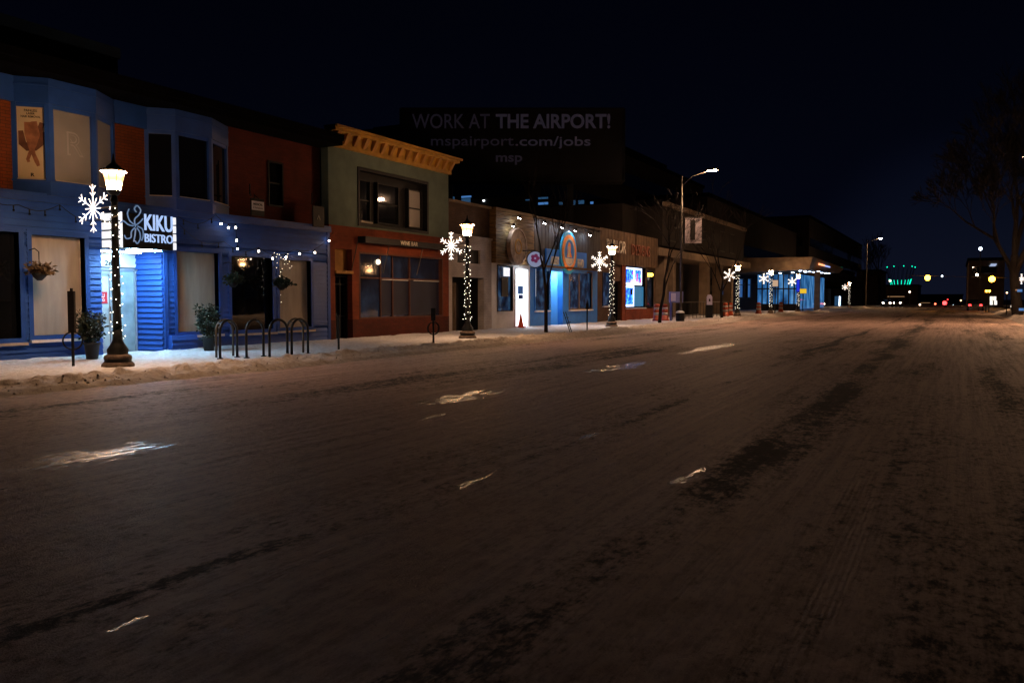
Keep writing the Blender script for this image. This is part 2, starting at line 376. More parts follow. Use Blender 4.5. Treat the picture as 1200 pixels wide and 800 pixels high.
# ------------------------------------------------------------------ ground, road, sidewalks
def road_material():
    m = bpy.data.materials.new('packed_snow_on_asphalt'); m.use_nodes = True; n = m.node_tree; b = n.nodes['Principled BSDF']
    N = n.nodes.new; L = n.links.new
    g = N('ShaderNodeNewGeometry')
    def noise(scale, stretch, detail=5, rough=.55, dist=0):
        mp = N('ShaderNodeMapping'); mp.inputs['Scale'].default_value = stretch; L(g.outputs['Position'], mp.inputs[0])
        t = N('ShaderNodeTexNoise'); t.inputs['Scale'].default_value = scale; t.inputs['Detail'].default_value = detail; t.inputs['Roughness'].default_value = rough
        t.inputs['Distortion'].default_value = dist; L(mp.outputs[0], t.inputs['Vector']); return t.outputs[0]
    def mr(x, a, b_, c=0, d=1):
        r = N('ShaderNodeMapRange'); r.inputs[1].default_value = a; r.inputs[2].default_value = b_; r.inputs[3].default_value = c; r.inputs[4].default_value = d; L(x, r.inputs[0]); return r.outputs[0]
    def mth(op, a, b_):
        k = N('ShaderNodeMath'); k.operation = op
        for i, x in enumerate((a, b_)):
            if isinstance(x, (int, float)): k.inputs[i].default_value = x
            else: L(x, k.inputs[i])
        return k.outputs[0]
    sx = N('ShaderNodeSeparateXYZ'); L(g.outputs['Position'], sx.inputs[0])
    wob = noise(.16, (.0, 1, 1), 3)
    def rut(cx, wd, k):
        d = mth('ABSOLUTE', mth('ADD', mth('ADD', sx.outputs['X'], -cx), mth('MULTIPLY', mth('SUBTRACT', wob, .5), -1.2)), 0)
        return mth('MULTIPLY', mr(d, wd*1.5, wd*.3, 0, 1), k)
    big = noise(.32, (1, .16, 1), 5, .6, .4)          # long bare patches worn by wheels
    streak = noise(1.7, (1, .05, 1), 6, .65, .2)      # ruts along the street
    blot = noise(.9, (1, .45, 1), 6, .65, .6)
    clump = noise(8, (1, .6, 1), 5, .7)
    fine = noise(26, (1, .5, 1), 6, .7)
    lines = noise(9, (1, .022, 1), 6, .78)
    grit = noise(95, (1, 1, 1), 3, .6)
    s1 = mth('ADD', mth('MULTIPLY', big, .45), mth('ADD', mth('MULTIPLY', streak, .30), mth('MULTIPLY', blot, .28)))
    s2 = mth('ADD', s1, mth('ADD', mth('MULTIPLY', mth('SUBTRACT', fine, .5), .30), mth('MULTIPLY', mth('SUBTRACT', clump, .5), .34)))
    ruts = mth('MAXIMUM', rut(-3.62, .13, 1), mth('MAXIMUM', rut(-1.65, .34, 1), mth('MAXIMUM', rut(.75, .35, .5), rut(-8.9, .5, .35))))
    s2 = mth('SUBTRACT', s2, mth('MULTIPLY', ruts, mr(blot, .40, .60, .0, .17)))
    bare = mr(s2, .515, .385, 0, 1)
    cr = N('ShaderNodeValToRGB'); L(bare, cr.inputs[0]); el = cr.color_ramp.elements
    el[0].position = 0; el[0].color = (.54, .385, .325, 1); el[1].position = 1; el[1].color = (.050, .043, .040, 1)
    x = el.new(.35); x.color = (.42, .295, .24, 1); x = el.new(.7); x.color = (.12, .097, .086, 1)
    mm = N('ShaderNodeMix'); mm.data_type = 'RGBA'; mm.blend_type = 'MULTIPLY'; mm.inputs[0].default_value = 1
    gr = N('ShaderNodeValToRGB'); L(mth('ADD', mth('MULTIPLY', lines, .44), mth('ADD', mth('MULTIPLY', clump, .20), mth('ADD', mth('MULTIPLY', fine, .27), mth('MULTIPLY', grit, .15)))), gr.inputs[0]); gr.color_ramp.elements[0].position = .40; gr.color_ramp.elements[0].color = (.24,.20,.18,1); gr.color_ramp.elements[1].position = .57
    L(cr.outputs[0], mm.inputs[6]); L(gr.outputs[0], mm.inputs[7])
    TREAD = mr(noise(.8, (1.8, .10, 1), 3), .54, .62, 0, 1)
    # ice and melt water: a worn wheel line plus scattered spots
    wn = noise(5.5, (1, .28, 1), 6, .78, .6)
    sy = sx.outputs['Y']; sX = sx.outputs['X']
    def patch(cx, cy_, a_, b_):
        u = mth('MULTIPLY', mth('ADD', sX, -cx), 1/a_); v = mth('MULTIPLY', mth('ADD', sy, -cy_), 1/b_)
        r2_ = mth('ADD', mth('MULTIPLY', u, u), mth('MULTIPLY', v, v))
        return mr(r2_, 1.0, .0, 0, .25)
    pm = None
    for q in ((-7.35, 5.4, .5, 1.2), (-6.72, 11.3, .5, 1.7), (-6.5, 17.8, .5, 2.6), (-6.6, 26, .5, 5), (-3.47, 5.95, .09, .45), (-3.55, 8.6, .08, .4), (-1.98, 7.0, .11, .55), (-3.36, 2.6, .05, .18), (-5.9, 9.2, .12, .5)):
        p_ = patch(*q); pm = p_ if pm is None else mth('MAXIMUM', pm, p_)
    wet = mth('MULTIPLY', mr(mth('ADD', wn, pm), .645, .695, 0, 1), mr(noise(11, (1, .16, 1), 5, .75, .4), .43, .50, 0, 1))
    wc = N('ShaderNodeMix'); wc.data_type = 'RGBA'; wc.inputs[7].default_value = (.035, .030, .027, 1); L(wet, wc.inputs[0]); L(mm.outputs[2], wc.inputs[6])
    L(wc.outputs[2], b.inputs['Base Color'])
    rb = mr(bare, .2, .9, .60, .82)
    rw = N('ShaderNodeMix'); rw.data_type = 'FLOAT'; L(wet, rw.inputs[0]); L(rb, rw.inputs[2]); rw.inputs[3].default_value = .26; L(rw.outputs[0], b.inputs['Roughness'])
    L(mr(wet, 0, 1, .28, 1.0), b.inputs['Specular IOR Level'])
    hh = mth('ADD', mth('MULTIPLY', mth('ADD', lines, clump), .8), mth('ADD', mth('MULTIPLY', fine, .8), mth('MULTIPLY', grit, .5)))
    # tread marks: fine parallel bars across the wheel lines
    wv = N('ShaderNodeTexWave'); wv.wave_type = 'BANDS'; wv.bands_direction = 'X'; wv.inputs['Scale'].default_value = 9; wv.inputs['Distortion'].default_value = 5; wv.inputs['Detail'].default_value = 2
    mp = N('ShaderNodeMapping'); mp.inputs['Scale'].default_value = (1, .06, 1); mp.inputs['Rotation'].default_value = (0, 0, R(2)); L(g.outputs['Position'], mp.inputs[0]); L(mp.outputs[0], wv.inputs[0])
    wv2 = N('ShaderNodeTexWave'); wv2.wave_type = 'BANDS'; wv2.bands_direction = 'Y'; wv2.inputs['Scale'].default_value = 6; wv2.inputs['Distortion'].default_value = 2.5; wv2.inputs['Detail Scale'].default_value = 3; L(g.outputs['Position'], wv2.inputs[0])
    tm = mr(noise(.8, (1.8, .10, 1), 3), .56, .66, 0, 1)
    hh = mth('ADD', hh, mth('MULTIPLY', tm, mth('ADD', mth('MULTIPLY', wv.outputs[1], .28), mth('MULTIPLY', wv2.outputs[1], .12))))
    bp = N('ShaderNodeBump'); bp.inputs['Distance'].default_value = .030; L(mr(wet, 0, 1, .9, .10), bp.inputs['Strength']); L(hh, bp.inputs['Height'])
    L(bp.outputs[0], b.inputs['Normal'])
    return m
M['road'] = road_material()
M['dirtysnow'] = mat('dirty_ploughed_snow', (.36, .31, .27), .85, .35, 2.2, .9, 28, c2=(.55, .50, .46))
M['slush'] = mat('brown_slush', (.12, .085, .065), .85, .4, 9, .8, 30)
M['walksnow'] = mat('trodden_sidewalk_snow', (.55, .55, .58), .8, .22, 2.5, .7, 26)
M['farsnow'] = mat('far_snow_ground', (.30, .29, .30), .9, .2, .3, .3, 2)

g0 = MB(); g0.poly([(-900,-300,-.25),(900,-300,-.25),(900,1500,-.25),(-900,1500,-.25)]); g0.build('ground', M['farsnow'])['kind'] = 'structure'
ys = [-12.0]
while ys[-1] < 520:
    y = ys[-1]; ys.append(y + (.12 if y < 2 else max(.035, (y-1)*.011)))
ys = np.array(ys); xs = np.concatenate([np.arange(-13.1, -7, .09), np.arange(-7, 3.9, .055)])
tracks = [(-9.6,.28,.5),(-7.9,.25,.5),(-4.3,.30,.9),(-2.5,.30,.9),(-.7,.26,1.),(.9,.30,1.),(2.1,.2,.6),(-6.2,.2,.4),(-11.2,.2,.4)]
def road_h(X, Y):
    wander = (fbm(Y*.045 + 3, X*.0 + 1.5, 2) - .5) * 1.6
    h = (fbm(X*.9, Y*.22, 4) - .5) * .035 + (fbm(X*7, Y*4.5, 4) - .5) * .022 + (fbm(X*22, Y*16, 2) - .5) * .006
    for c, wd, k in tracks:
        g = np.exp(-((X - c - wander*.5) / wd)**2); h = h - .014*k*g*(.5 + fbm(X*.0 + c, Y*.25, 2)) + .010*k*np.exp(-((X - c - wander*.5 - 1.7*wd)/(wd*.45))**2)*fbm(X*3, Y*1.4 + c, 3)
    edge = np.clip((-11.8 - X)/1.2, 0, 1) + np.clip((X - 2.9)/.9, 0, 1)
    h = h + edge * (.02 + .05*fbm(X*3, Y*2, 4))
    near = np.clip(1 - Y/160, .15, 1)
    return h * near
road = sheet('road', xs, ys, road_h, M['road'])

ys2 = [-10.0]
while ys2[-1] < 520:
    y = ys2[-1]; ys2.append(y + max(.07, (y-4)*.0075) if y > 4 else y + .4)
ys2 = np.array(ys2); xs2 = np.concatenate([np.arange(-24, -19, .5), np.arange(-19, -12.2, .075)])
def walk_h(X, Y):
    base = .07 + .03*fbm(X*1.5, Y*1.2, 4) + .016*fbm(X*9, Y*9, 3)
    c = -13.35 + .5*(fbm(Y*.12, Y*.0 + 4, 2) - .5)
    ridge = np.exp(-((X - c)/.62)**2)
    lump = fbm(X*2.6, Y*1.6, 5); clod = np.maximum(fbm(X*7 + 5, Y*5, 4) - .5, 0)
    far = np.clip((Y - 25)/45, 0, 1)
    h = base + ridge*(.02 + (.085 + .15*far)*np.clip(lump*1.6 - .45, 0, 2) + .40*clod)
    wall = np.exp(-((X + 18.5)/.28)**2) * .10*fbm(X, Y*1.3, 3)
    h = h + wall
    drop = np.clip((X + 12.75)/.45, 0, 1)
    return h*(1-drop) + (-.05)*drop
walk = sheet('sidewalk', xs2, ys2, walk_h, M['walksnow'])
walk.data.materials.clear()
def walk_material():
    """clean snow near the shop fronts, brown slush thrown up along the kerb"""
    m = bpy.data.materials.new('sidewalk_snow'); m.use_nodes = True; n = m.node_tree; b = n.nodes['Principled BSDF']; N = n.nodes.new; L = n.links.new
    g = N('ShaderNodeNewGeometry'); s = N('ShaderNodeSeparateXYZ'); L(g.outputs['Position'], s.inputs[0])
    t = N('ShaderNodeTexNoise'); t.inputs['Scale'].default_value = 1.6; t.inputs['Detail'].default_value = 6; t.inputs['Roughness'].default_value = .65; L(g.outputs['Position'], t.inputs['Vector'])
    a = N('ShaderNodeMath'); a.operation = 'MULTIPLY_ADD'; a.inputs[1].default_value = 2.6; L(t.outputs[0], a.inputs[0]); L(s.outputs['X'], a.inputs[2])
    r = N('ShaderNodeMapRange'); r.inputs[1].default_value = -13.6; r.inputs[2].default_value = -12.6; L(a.outputs[0], r.inputs[0])
    c = N('ShaderNodeMix'); c.data_type = 'RGBA'; c.inputs[6].default_value = (.56, .56, .60, 1); c.inputs[7].default_value = (.50, .44, .40, 1); L(r.outputs[0], c.inputs[0])
    t2 = N('ShaderNodeTexNoise'); t2.inputs['Scale'].default_value = 9; t2.inputs['Detail'].default_value = 6; t2.inputs['Roughness'].default_value = .7; L(g.outputs['Position'], t2.inputs['Vector'])
    cr = N('ShaderNodeValToRGB'); cr.color_ramp.elements[0].position = .33; cr.color_ramp.elements[0].color = (.42,.40,.38,1); cr.color_ramp.elements[1].position = .58; L(t2.outputs[0], cr.inputs[0])
    mu = N('ShaderNodeMix'); mu.data_type = 'RGBA'; mu.blend_type = 'MULTIPLY'; mu.inputs[0].default_value = .75; L(c.outputs[2], mu.inputs[6]); L(cr.outputs[0], mu.inputs[7])
    L(mu.outputs[2], b.inputs['Base Color']); b.inputs['Roughness'].default_value = .8; b.inputs['Specular IOR Level'].default_value = .25
    t3 = N('ShaderNodeTexNoise'); t3.inputs['Scale'].default_value = 34; t3.inputs['Detail'].default_value = 5; L(g.outputs['Position'], t3.inputs['Vector'])
    bp = N('ShaderNodeBump'); bp.inputs['Strength'].default_value = .8; bp.inputs['Distance'].default_value = .02; L(t3.outputs[0], bp.inputs['Height']); L(bp.outputs[0], b.inputs['Normal'])
    return m
walk.data.materials.append(walk_material())
ck = MB(); rc = random.Random(9)
for i in range(1500):
    y = 6 + 60*rc.random()**1.6; x = -13.2 + rc.gauss(.45, .55) if rc.random() < .85 else rc.uniform(-12, 2)
    r_ = rc.uniform(.01, .035) * (1 if x < -12 else .45); zz = float(walk_h(np.array([[x]]), np.array([[y]]))[0,0]) if x < -12.55 else .0
    b0 = len(ck.v); P = [Vector((x,y,zz)) + Vector((rc.uniform(.6,1.2)*dx, rc.uniform(.6,1.2)*dy, rc.uniform(.5,1.)*dz))*r_ for dx,dy,dz in ((1,0,0),(0,1,0),(-1,0,0),(0,-1,0),(0,0,1),(0,0,-1))]
    ck.v += [tuple(p) for p in P]; ck.f += [tuple(b0+k for k in q) for q in ((0,1,4),(1,2,4),(2,3,4),(3,0,4),(1,0,5),(2,1,5),(3,2,5),(0,3,5))]
ck = ck.build('snow_chunks', M['dirtysnow']); ck['kind'] = 'stuff'
xs3 = np.arange(3.2, 12, .11)
def bank_h(X, Y):
    c = 4.5 + .5*(fbm(Y*.1 + 9, Y*0, 2) - .5)
    h = .06 + .05*fbm(X*1.5, Y, 4) + np.exp(-((X - c)/.8)**2)*(.10 + .42*fbm(X*1.8, Y*.8, 5))
    k = np.clip((X - 3.25)/.5, 0, 1)
    return -.05*(1-k) + h*k
ys3 = [6.0]
while ys3[-1] < 520: ys3.append(ys3[-1] + max(.14, ys3[-1]*.009))
bank = sheet('sidewalk', xs3, np.array(ys3), bank_h, M['dirtysnow'])

# ------------------------------------------------------------------ wall building blocks
def rects(u0, u1, z0, z1, ops, rows=None):
    zs = sorted(set([z0, z1] + [z for o in ops for z in (o[2], o[3]) if z0 < z < z1] + (rows or [])))
    res = []
    for a, b in zip(zs, zs[1:]):
        if b - a < 1e-4: continue
        mid = (a + b)/2; cuts = sorted([(max(o[0], u0), min(o[1], u1)) for o in ops if o[2] < mid < o[3] and o[1] > u0 and o[0] < u1])
        x = u0
        for c0, c1 in cuts:
            if c0 > x + 1e-4: res.append((x, c0, a, b))
            x = max(x, c1)
        if u1 > x + 1e-4: res.append((x, u1, a, b))
    return res
def wall(mb, u0, u1, z0, z1, ops=(), w0=-.3, w1=0, fr=FA):
    for a, b, c, d in rects(u0, u1, z0, z1, list(ops)): mb.box(a, b, w0, w1, c, d, fr)
def clap(mb, u0, u1, z0, z1, ops=(), w0=-.2, w1=0, fr=FA, h=.145, t=.034):
    n = max(1, round((z1-z0)/h)); rows = [z0 + (z1-z0)*i/n for i in range(1, n)]
    for a, b, c, d in rects(u0, u1, z0, z1, list(ops), rows):
        F = fr.p
        mb.hexa([F(a,w0,c), F(b,w0,c), F(b,w1+t,c), F(a,w1+t,c), F(a,w0,d), F(b,w0,d), F(b,w1,d), F(a,w1,d)])
def window(bld, u0, u1, z0, z1, fr=FA, w_=0, pane='glass', frame='bluetrim', fw=.09, mu=(), mz=(), sill=None, rec=.10, name='window', proud=.035, pm=None):
    f = MB(fr)
    f.box(u0-fw, u0, w_-.2, w_+proud, z0-fw, z1+fw); f.box(u1, u1+fw, w_-.2, w_+proud, z0-fw, z1+fw)
    f.box(u0, u1, w_-.2, w_+proud, z1, z1+fw); f.box(u0, u1, w_-.2, w_+proud, z0-fw, z0)
    for x in mu: f.box(x-.03, x+.03, w_-rec, w_-rec+.06, z0, z1)
    for x in mz: f.box(u0, u1, w_-rec-.01, w_-rec+.055, x-.025, x+.025)
    o = f.build(name, M[frame], bld)
    p = MB(fr); p.box(u0, u1, w_-rec-.03, w_-rec, z0, z1); p.build('pane', pm or M[pane], o)
    if sill:
        s = MB(fr); s.box(u0-fw, u1+fw, w_-.06, w_+.11, z0-fw-.05, z0-fw+.012); s.build('sill', M[sill], o)
    return o
def Y_(px, w_=0): return onX(px, 350, FX + w_).y
def Z_(px, py, w_=0): return onX(px, py, FX + w_).z
def FZ(px, py, w_=0): v = onX(px, py, FX + w_); return v.y, v.z

# ------------------------------------------------------------------ A: blue bistro building with orange upper storey
ZU = 3.86
A = thing('bistro_building', (FX, 13.8, 0), 'two storey corner block with blue clapboard shopfront and orange brick above', 'building')
yA0, yA1 = 1.0, Y_(386)
W1 = (Y_(-90), Y_(23), .62, 2.98); W2 = (Y_(38), Y_(100), .66, 2.95); D0 = (Y_(119), Y_(191), .0, 2.72)
W3 = (Y_(207), Y_(256), .60, 2.78); W4 = (Y_(271), Y_(319), .58, 2.74); W5 = (Y_(327), Y_(364), .60, 2.72)
ops = [W1, W2, D0, W3, W4, W5]
m = MB(FA); clap(m, yA0, yA1-.12, .0, ZU-.16, ops); m.build('siding', M['blue'], A)
m = MB(FA); m.box(yA0, yA1+.02, -.22, .10, ZU-.16, ZU-.04); m.box(yA1-.12, yA1+.02, -.2, .035, 0, ZU-.16); m.box(D0[1], D0[1]+.12, .0, .06, 0, 2.72); m.build('trim', M['bluetrim'], A)
for i, (o_, pn, sl) in enumerate(((W1,'glass','blind'), (W2,'blind','sill'), (W3,'blind','sill'), (W4,'glass','blind'), (W5,'blind','blind'))):
    window(A, *o_, pane=pn, frame='bluetrim', fw=.11, sill=sl, rec=.14)
# recessed entry
e0, e1, _, ez = D0; dep = 1.0
m = MB(FA); m.box(e0-.1, e0, -dep, -.2, 0, ez); m.build('entry_cheek', M['copperpanel'], A)
m = MB(FA); clap(m, 0, 1, 0, ez, w0=0, w1=0.0, fr=Fr(FA.p(e1, -dep, 0)[:2], (1, 0), (0, -1)), h=.145, t=.045); 
m.build('entry_cheek', M['blue'], A)
m = MB(FA); m.box(e0, e1, -dep, -.2, ez, ez+.1); m.box(e0, e1, -dep-.1, -dep, 2.05+.28, ez); m.build('entry_ceiling', M['white'], A)
m = MB(FA); m.plate([(e0+.02, 2.34), (e0+.95, 2.70), (e0+.02, 2.70)], -dep+.002, -dep+.02); m.build('wood_panel', M['copperpanel'], A)
text('house_number', '28', FA, e0+.86, e0+1.08, 2.36, 2.50, -dep+.004, M['ink'], A, bold=.02)
dr = MB(FA); du0, du1 = e0+.28, e0+1.02
for a, b, c, d in ((du0, du0+.07, .1, 2.22), (du1-.07, du1, .1, 2.22), (du0+.07, du1-.07, 2.14, 2.22), (du0+.07, du1-.07, .1, .28)): dr.box(a, b, -dep, -dep+.06, c, d)
dr = dr.build('door', M['door'], A)
MB(FA).box(du0+.07, du1-.07, -dep+.0, -dep+.02, .28, 2.14).build('pane', mat('door_glass', (.42,.46,.48), .08, .2, 2, spec=.6), dr)  # pale glass colour stands in for the lit room behind the door
MB(FA).tube([FA.p(du1-.1, -dep+.12, .9), FA.p(du1-.1, -dep+.12, 1.3)], .015).build('handle', M['galv'], dr)
sd = MB(FA)
for a, b in ((e0+.02, e0+.06), (e0+.22, e0+.27), (du1+.03, du1+.08), (e1-.1, e1-.05)): sd.box(a, b, -dep, -dep+.05, .1, 2.30)
sd.box(e0, e1, -dep, -dep+.05, .02, .1); sd.box(e0, e1, -dep, -dep+.05, 2.24, 2.30)
sd = sd.build('door_frame', M['door'], A)
MB(FA).box(e0+.06, e0+.22, -dep, -dep+.015, .1, 2.24).box(du1+.08, e1-.1, -dep, -dep+.015, .1, 2.24).build('side_light', mat('side_glass', (.26,.33,.36), .08, .3, 2, spec=.6), sd)
rs = MB(FA).box(du0+.17, du0+.62, -dep+.022, -dep+.03, 1.38, 1.68).build('door_notice', E_['redsign'], A); rs['label'] = 'small red notice reading KIKU BISTRO'
text('notice_lettering', 'KIKU', FA, du0+.24, du0+.54, 1.53, 1.63, -dep+.031, M['white'], A, .003, bold=.03)
text('notice_lettering', 'BISTRO', FA, du0+.24, du0+.54, 1.43, 1.50, -dep+.031, M['white'], A, .003, bold=.02)
MB(FA).box(e0+.4, e1-.3, -.62, -.42, ez-.03, ez-.004).build('downlight', E_['alcove'], A)
# low skirting under window three, stepping out beside the entry
m = MB(FA); clap(m, e1+.10, e1+.95, 0, .52, w0=0, w1=.18); m.build('window_apron', M['blue'], A)
# upper storey
UW = -.35
bays = [(Y_(19, UW), Y_(63, .18), Y_(117, .18), Y_(139, UW)), (Y_(173, UW), Y_(209, .18), Y_(251, .18), Y_(270, UW))]
ZB, ZT = ZU, 6.15
sm = (Y_(317, UW), Y_(332, UW), 4.42, 5.72)
uo = [(b[0], b[3], ZB, ZT) for b in bays] + [sm]
m = MB(FA); wall(m, yA0, bays[1][3], ZU-.04, 6.62, uo, UW-.3, UW); m.build('upper_wall', M['orange'], A)
m = MB(FA); wall(m, bays[1][3], yA1, ZU-.04, 6.62, uo, UW-.3, UW); m.build('upper_wall', M['maroon'], A)['label'] = 'right end of the upper storey, coloured darker and redder than the rest'  # right end takes a darker, redder brick colour
m = MB(FA); m.box(yA0, yA1, UW-9, UW-.9, 0, 6.5); m.build('building_core', M['roof'], A)
m = MB(FA); m.box(yA0, yA1-.02, UW-.3, .12, ZU-.04, ZU+.04); m.build('ledge', M['bluetrim'], A)
window(A, sm[0], sm[1], sm[2], sm[3], w_=UW, frame='black', fw=.05, mz=(5.1,), rec=.08)
for bi, b in enumerate(bays):
    bay = MB(FA)
    pts = [FA.p(b[0], UW, 0), FA.p(b[1], .18, 0), FA.p(b[2], .18, 0), FA.p(b[3], UW, 0)]
    base = MB(FA)
    def slab(mb, z0, z1, g=0.0):
        P = [FA.p(b[0]-g, UW, 0), FA.p(b[1]-g*.4, .18+g, 0), FA.p(b[2]+g*.4, .18+g, 0), FA.p(b[3]+g, UW, 0)]
        mb.hexa([Vector((p.x, p.y, z0)) for p in P] + [Vector((p.x, p.y, z1)) for p in P])
    slab(base, ZB, 4.18, .0); slab(base, 4.16, 4.20, .03); base.build('bay_apron', M['bluetrim'], A)
    base = MB(); slab(base, 5.93, 6.50, .02); slab(base, 6.32, 6.36, .04); base.build('bay_cornice', M['bluetrim'], A)
    for k in range(3):
        p, q = pts[k], pts[k+1]; L_ = (q-p).length; f = Fr((p.x, p.y), ((q-p).x, (q-p).y))
        if f.n.x < 0: f = Fr((p.x, p.y), ((q-p).x, (q-p).y), (-f.n.x, -f.n.y))
        post = MB(f); g = .11 if k == 1 else .10
        post.box(0.0, g, -.14, .0, 4.20, 5.93); post.box(L_-g, L_, -.14, .0, 4.20, 5.93); post.box(g, L_-g, -.14, -.02, 5.84, 5.93)
        wo = post.build('bay_window', M['bluetrim'], A)
        pn = ('poster', 'blindgrey', 'blindgrey') if bi == 0 else ('glass',)*3
        MB(f).box(g, L_-g, -.10, -.07, 4.20, 5.84).build('pane', M[pn[k]], wo)
        MB(f).box(g, L_-g, -.07, .03, 4.20, 4.225).build('sill', M['blind'], wo)
        if bi == 0 and k == 0:                       # the hair removal poster pasted inside the pane
            u0, u1 = g+.03, L_-g-.03
            cx, W = (u0+u1)/2, (u1-u0)
            for (tt, a, z0, z1) in (('PAINLESS', .26, 5.735, 5.79), ('LASER', .17, 5.67, 5.72), ('HAIR REMOVAL', .40, 5.60, 5.65)):
                text('poster_lettering', tt, f, cx-a*W, cx+a*W, z0, z1, -.069, M['ink'], wo, .002, bold=.03)
            def limb(mt, pt, rd, wz):
                L1 = []; R1 = []
                for i, (x, z) in enumerate(pt):
                    x2, z2 = pt[min(i+1, len(pt)-1)]; x1, z1_ = pt[max(i-1, 0)]
                    dx, dz = (x2-x1)*W, z2-z1_; l = math.hypot(dx, dz) or 1; nx, nz2 = -dz/l, dx/l
                    L1.append((cx + x*W + nx*rd[i], z + nz2*rd[i])); R1.append((cx + x*W - nx*rd[i], z - nz2*rd[i]))
                MB(f).plate(L1 + R1[::-1], wz, wz+.002).build('poster_leg', mt, wo)
            limb(M['skin2'], [(-.42, 5.30), (-.36, 5.02), (-.15, 4.93), (.12, 4.94), (.38, 5.05), (.45, 5.3)], [.05, .08, .085, .085, .08, .06], -.069)
            limb(M['skin2'], [(.45, 5.50), (.30, 5.22), (.10, 4.98)], [.05, .07, .055], -.0668)
            limb(M['skin'], [(-.12, 5.50), (-.10, 5.25), (-.02, 4.98), (.08, 4.78), (.20, 4.62), (.27, 4.52)], [.075, .085, .065, .042, .048, .032], -.0646)
            limb(M['skin'], [(.12, 5.52), (.20, 5.22), (.10, 4.98), (-.08, 4.78), (-.16, 4.66), (-.12, 4.60)], [.06, .08, .05, .038, .036, .03], -.0624)
            text('poster_lettering', 'R', f, cx-.06*W, cx+.10*W, 4.28, 4.36, -.069, M['ink'], wo, .002, bold=.04)
        if bi == 0 and k == 1:
            text('window_lettering', 'R', f, L_*.40, L_*.76, 4.85, 5.40, -.069, M['frost'], wo, .002, bold=.01)
            text('window_lettering', 'R', f, L_*.44, L_*.72, 4.89, 5.36, -.0665, M['blindgrey'], wo, .001, bold=-.02)
            MB(f).plate([(L_*.38, 5.38), (L_*.40, 5.38), (L_*.70, 4.86), (L_*.68, 4.86)], -.069, -.066).build('window_stroke', M['frost'], wo)
m = MB(FA); m.box(yA0, bays[0][0]+.05, UW-.02, UW+.06, 5.93, 6.50).box(bays[0][3]-.05, bays[1][0]+.05, UW-.02, UW+.06, 5.93, 6.50).build('frieze', M['bluetrim'], A)
m = MB(FA); m.box(yA0, yA1, UW-.4, .62, 6.52, 6.66); m.box(yA0, yA1, UW-.3, .70, 6.66, 6.86)
m.hexa([FA.p(yA0,-6,6.86), FA.p(yA1,-6,6.86), FA.p(yA1,.70,6.86), FA.p(yA0,.70,6.86), FA.p(yA0,-6,7.5), FA.p(yA1,-6,7.5), FA.p(yA1,-.1,7.1), FA.p(yA0,-.1,7.1)])
m.build('eave', M['roof'], A)
m = MB(FA); m.box(6.0, Y_(152), -.45, -.25, 7.10, 7.52); m.build('parapet', M['roof'], A)
m = MB(FA); m.box(6.0, Y_(152)+.05, -.50, -.20, 7.52, 7.78); m.build('parapet_cap', M['cap'], A)

# bistro sign: a deep black box over the door with lit ends
su0 = Y_(119); sr = ray(142, 270); sX = su0 * sr.x / sr.y; sw = sX - FX
r2 = ray(204, 270); su1 = sX * r2.y / r2.x
sz0, sz1 = onX(142, 290, sX).z, onX(142, 248, sX).z
S = thing('bistro_sign', (sX, (su0+su1)/2, sz0), 'black box sign reading KIKU BISTRO with a flower drawn in pale blue', 'sign')
MB(FA).box(su0+.04, su1-.04, .02, sw, sz0, sz1).build('sign_box', M['black'], S)
m = MB(FA)
for i in range(4): a = sz0 + (sz1-sz0)*i/4; m.box(su0, su0+.038, .06, sw-.04, a+.02, a + (sz1-sz0)/4 - .02)
m.build('end_panel', E_['panelwhite'], S)
m = MB(FA)
for i in range(4): a = sz0 + (sz1-sz0)*i/4; m.box(su1-.038, su1+.04, sw-.30, sw+.03, a+.02, a + (sz1-sz0)/4 - .015)
m.build('end_panel', E_['panelwhite'], S)
m = MB(FA); m.box(su0, su0+.03, sw-.035, sw+.012, sz0, sz1); m.build('edge_strip', E_['panelwhite'], S)
SL = su1 - su0
MB(FA).box(su0+.5, su1-.3, .30, sw-.12, sz0-.03, sz0-.003).build('under_light', emi('under_sign_light', (.36,.74,1), 175), S)
text('lettering', 'KIKU', FA, su0+SL*.42, su0+SL*.96, sz0+.46, sz0+.86, sw+.004, E_['kiku'], S, .03, bold=.01)
text('lettering', 'BISTRO', FA, su0+SL*.42, su0+SL*.96, sz0+.17, sz0+.38, sw+.004, E_['kiku'], S, .03)
def curl(c, pts, r=.017):
    P = []
    for i in range(len(pts)-1):
        for t in range(5):
            t_ = t/5; p0 = pts[max(i-1,0)]; p1 = pts[i]; p2 = pts[i+1]; p3 = pts[min(i+2, len(pts)-1)]
            q = [.5*((2*p1[k]) + (-p0[k]+p2[k])*t_ + (2*p0[k]-5*p1[k]+4*p2[k]-p3[k])*t_**2 + (-p0[k]+3*p1[k]-3*p2[k]+p3[k])*t_**3) for k in (0,1)]
            P.append(FA.p(c[0]+q[0], sw+.02, c[1]+q[1]))
    P.append(FA.p(c[0]+pts[-1][0], sw+.02, c[1]+pts[-1][1]))
    return MB().tube(P, r, 5)
fc = (su0 + SL*.25, sz0 + .52)
for pts in ([(0,.0),(-.02,.18),(.10,.30),(.16,.42),(.06,.52),(-.02,.44),(.03,.36)], [(-.04,.06),(-.16,.14),(-.22,.30),(-.17,.42)], [(-.06,.02),(-.2,.04),(-.34,.12),(-.42,.06)],
            [(-.02,-.02),(-.12,-.12),(-.14,-.26),(-.26,-.30),(-.32,-.22)], [(0,-.04),(-.02,-.2),(-.06,-.36)], [(.04,-.02),(.12,-.12),(.13,-.28),(.04,-.40),(-.02,-.34)], [(.06,.02),(.2,-.04),(.22,-.2),(.17,-.32)], [(.02,.05),(.12,.12),(.22,.22)]):
    curl(fc, pts).build('petal', E_['kiku2'], S)

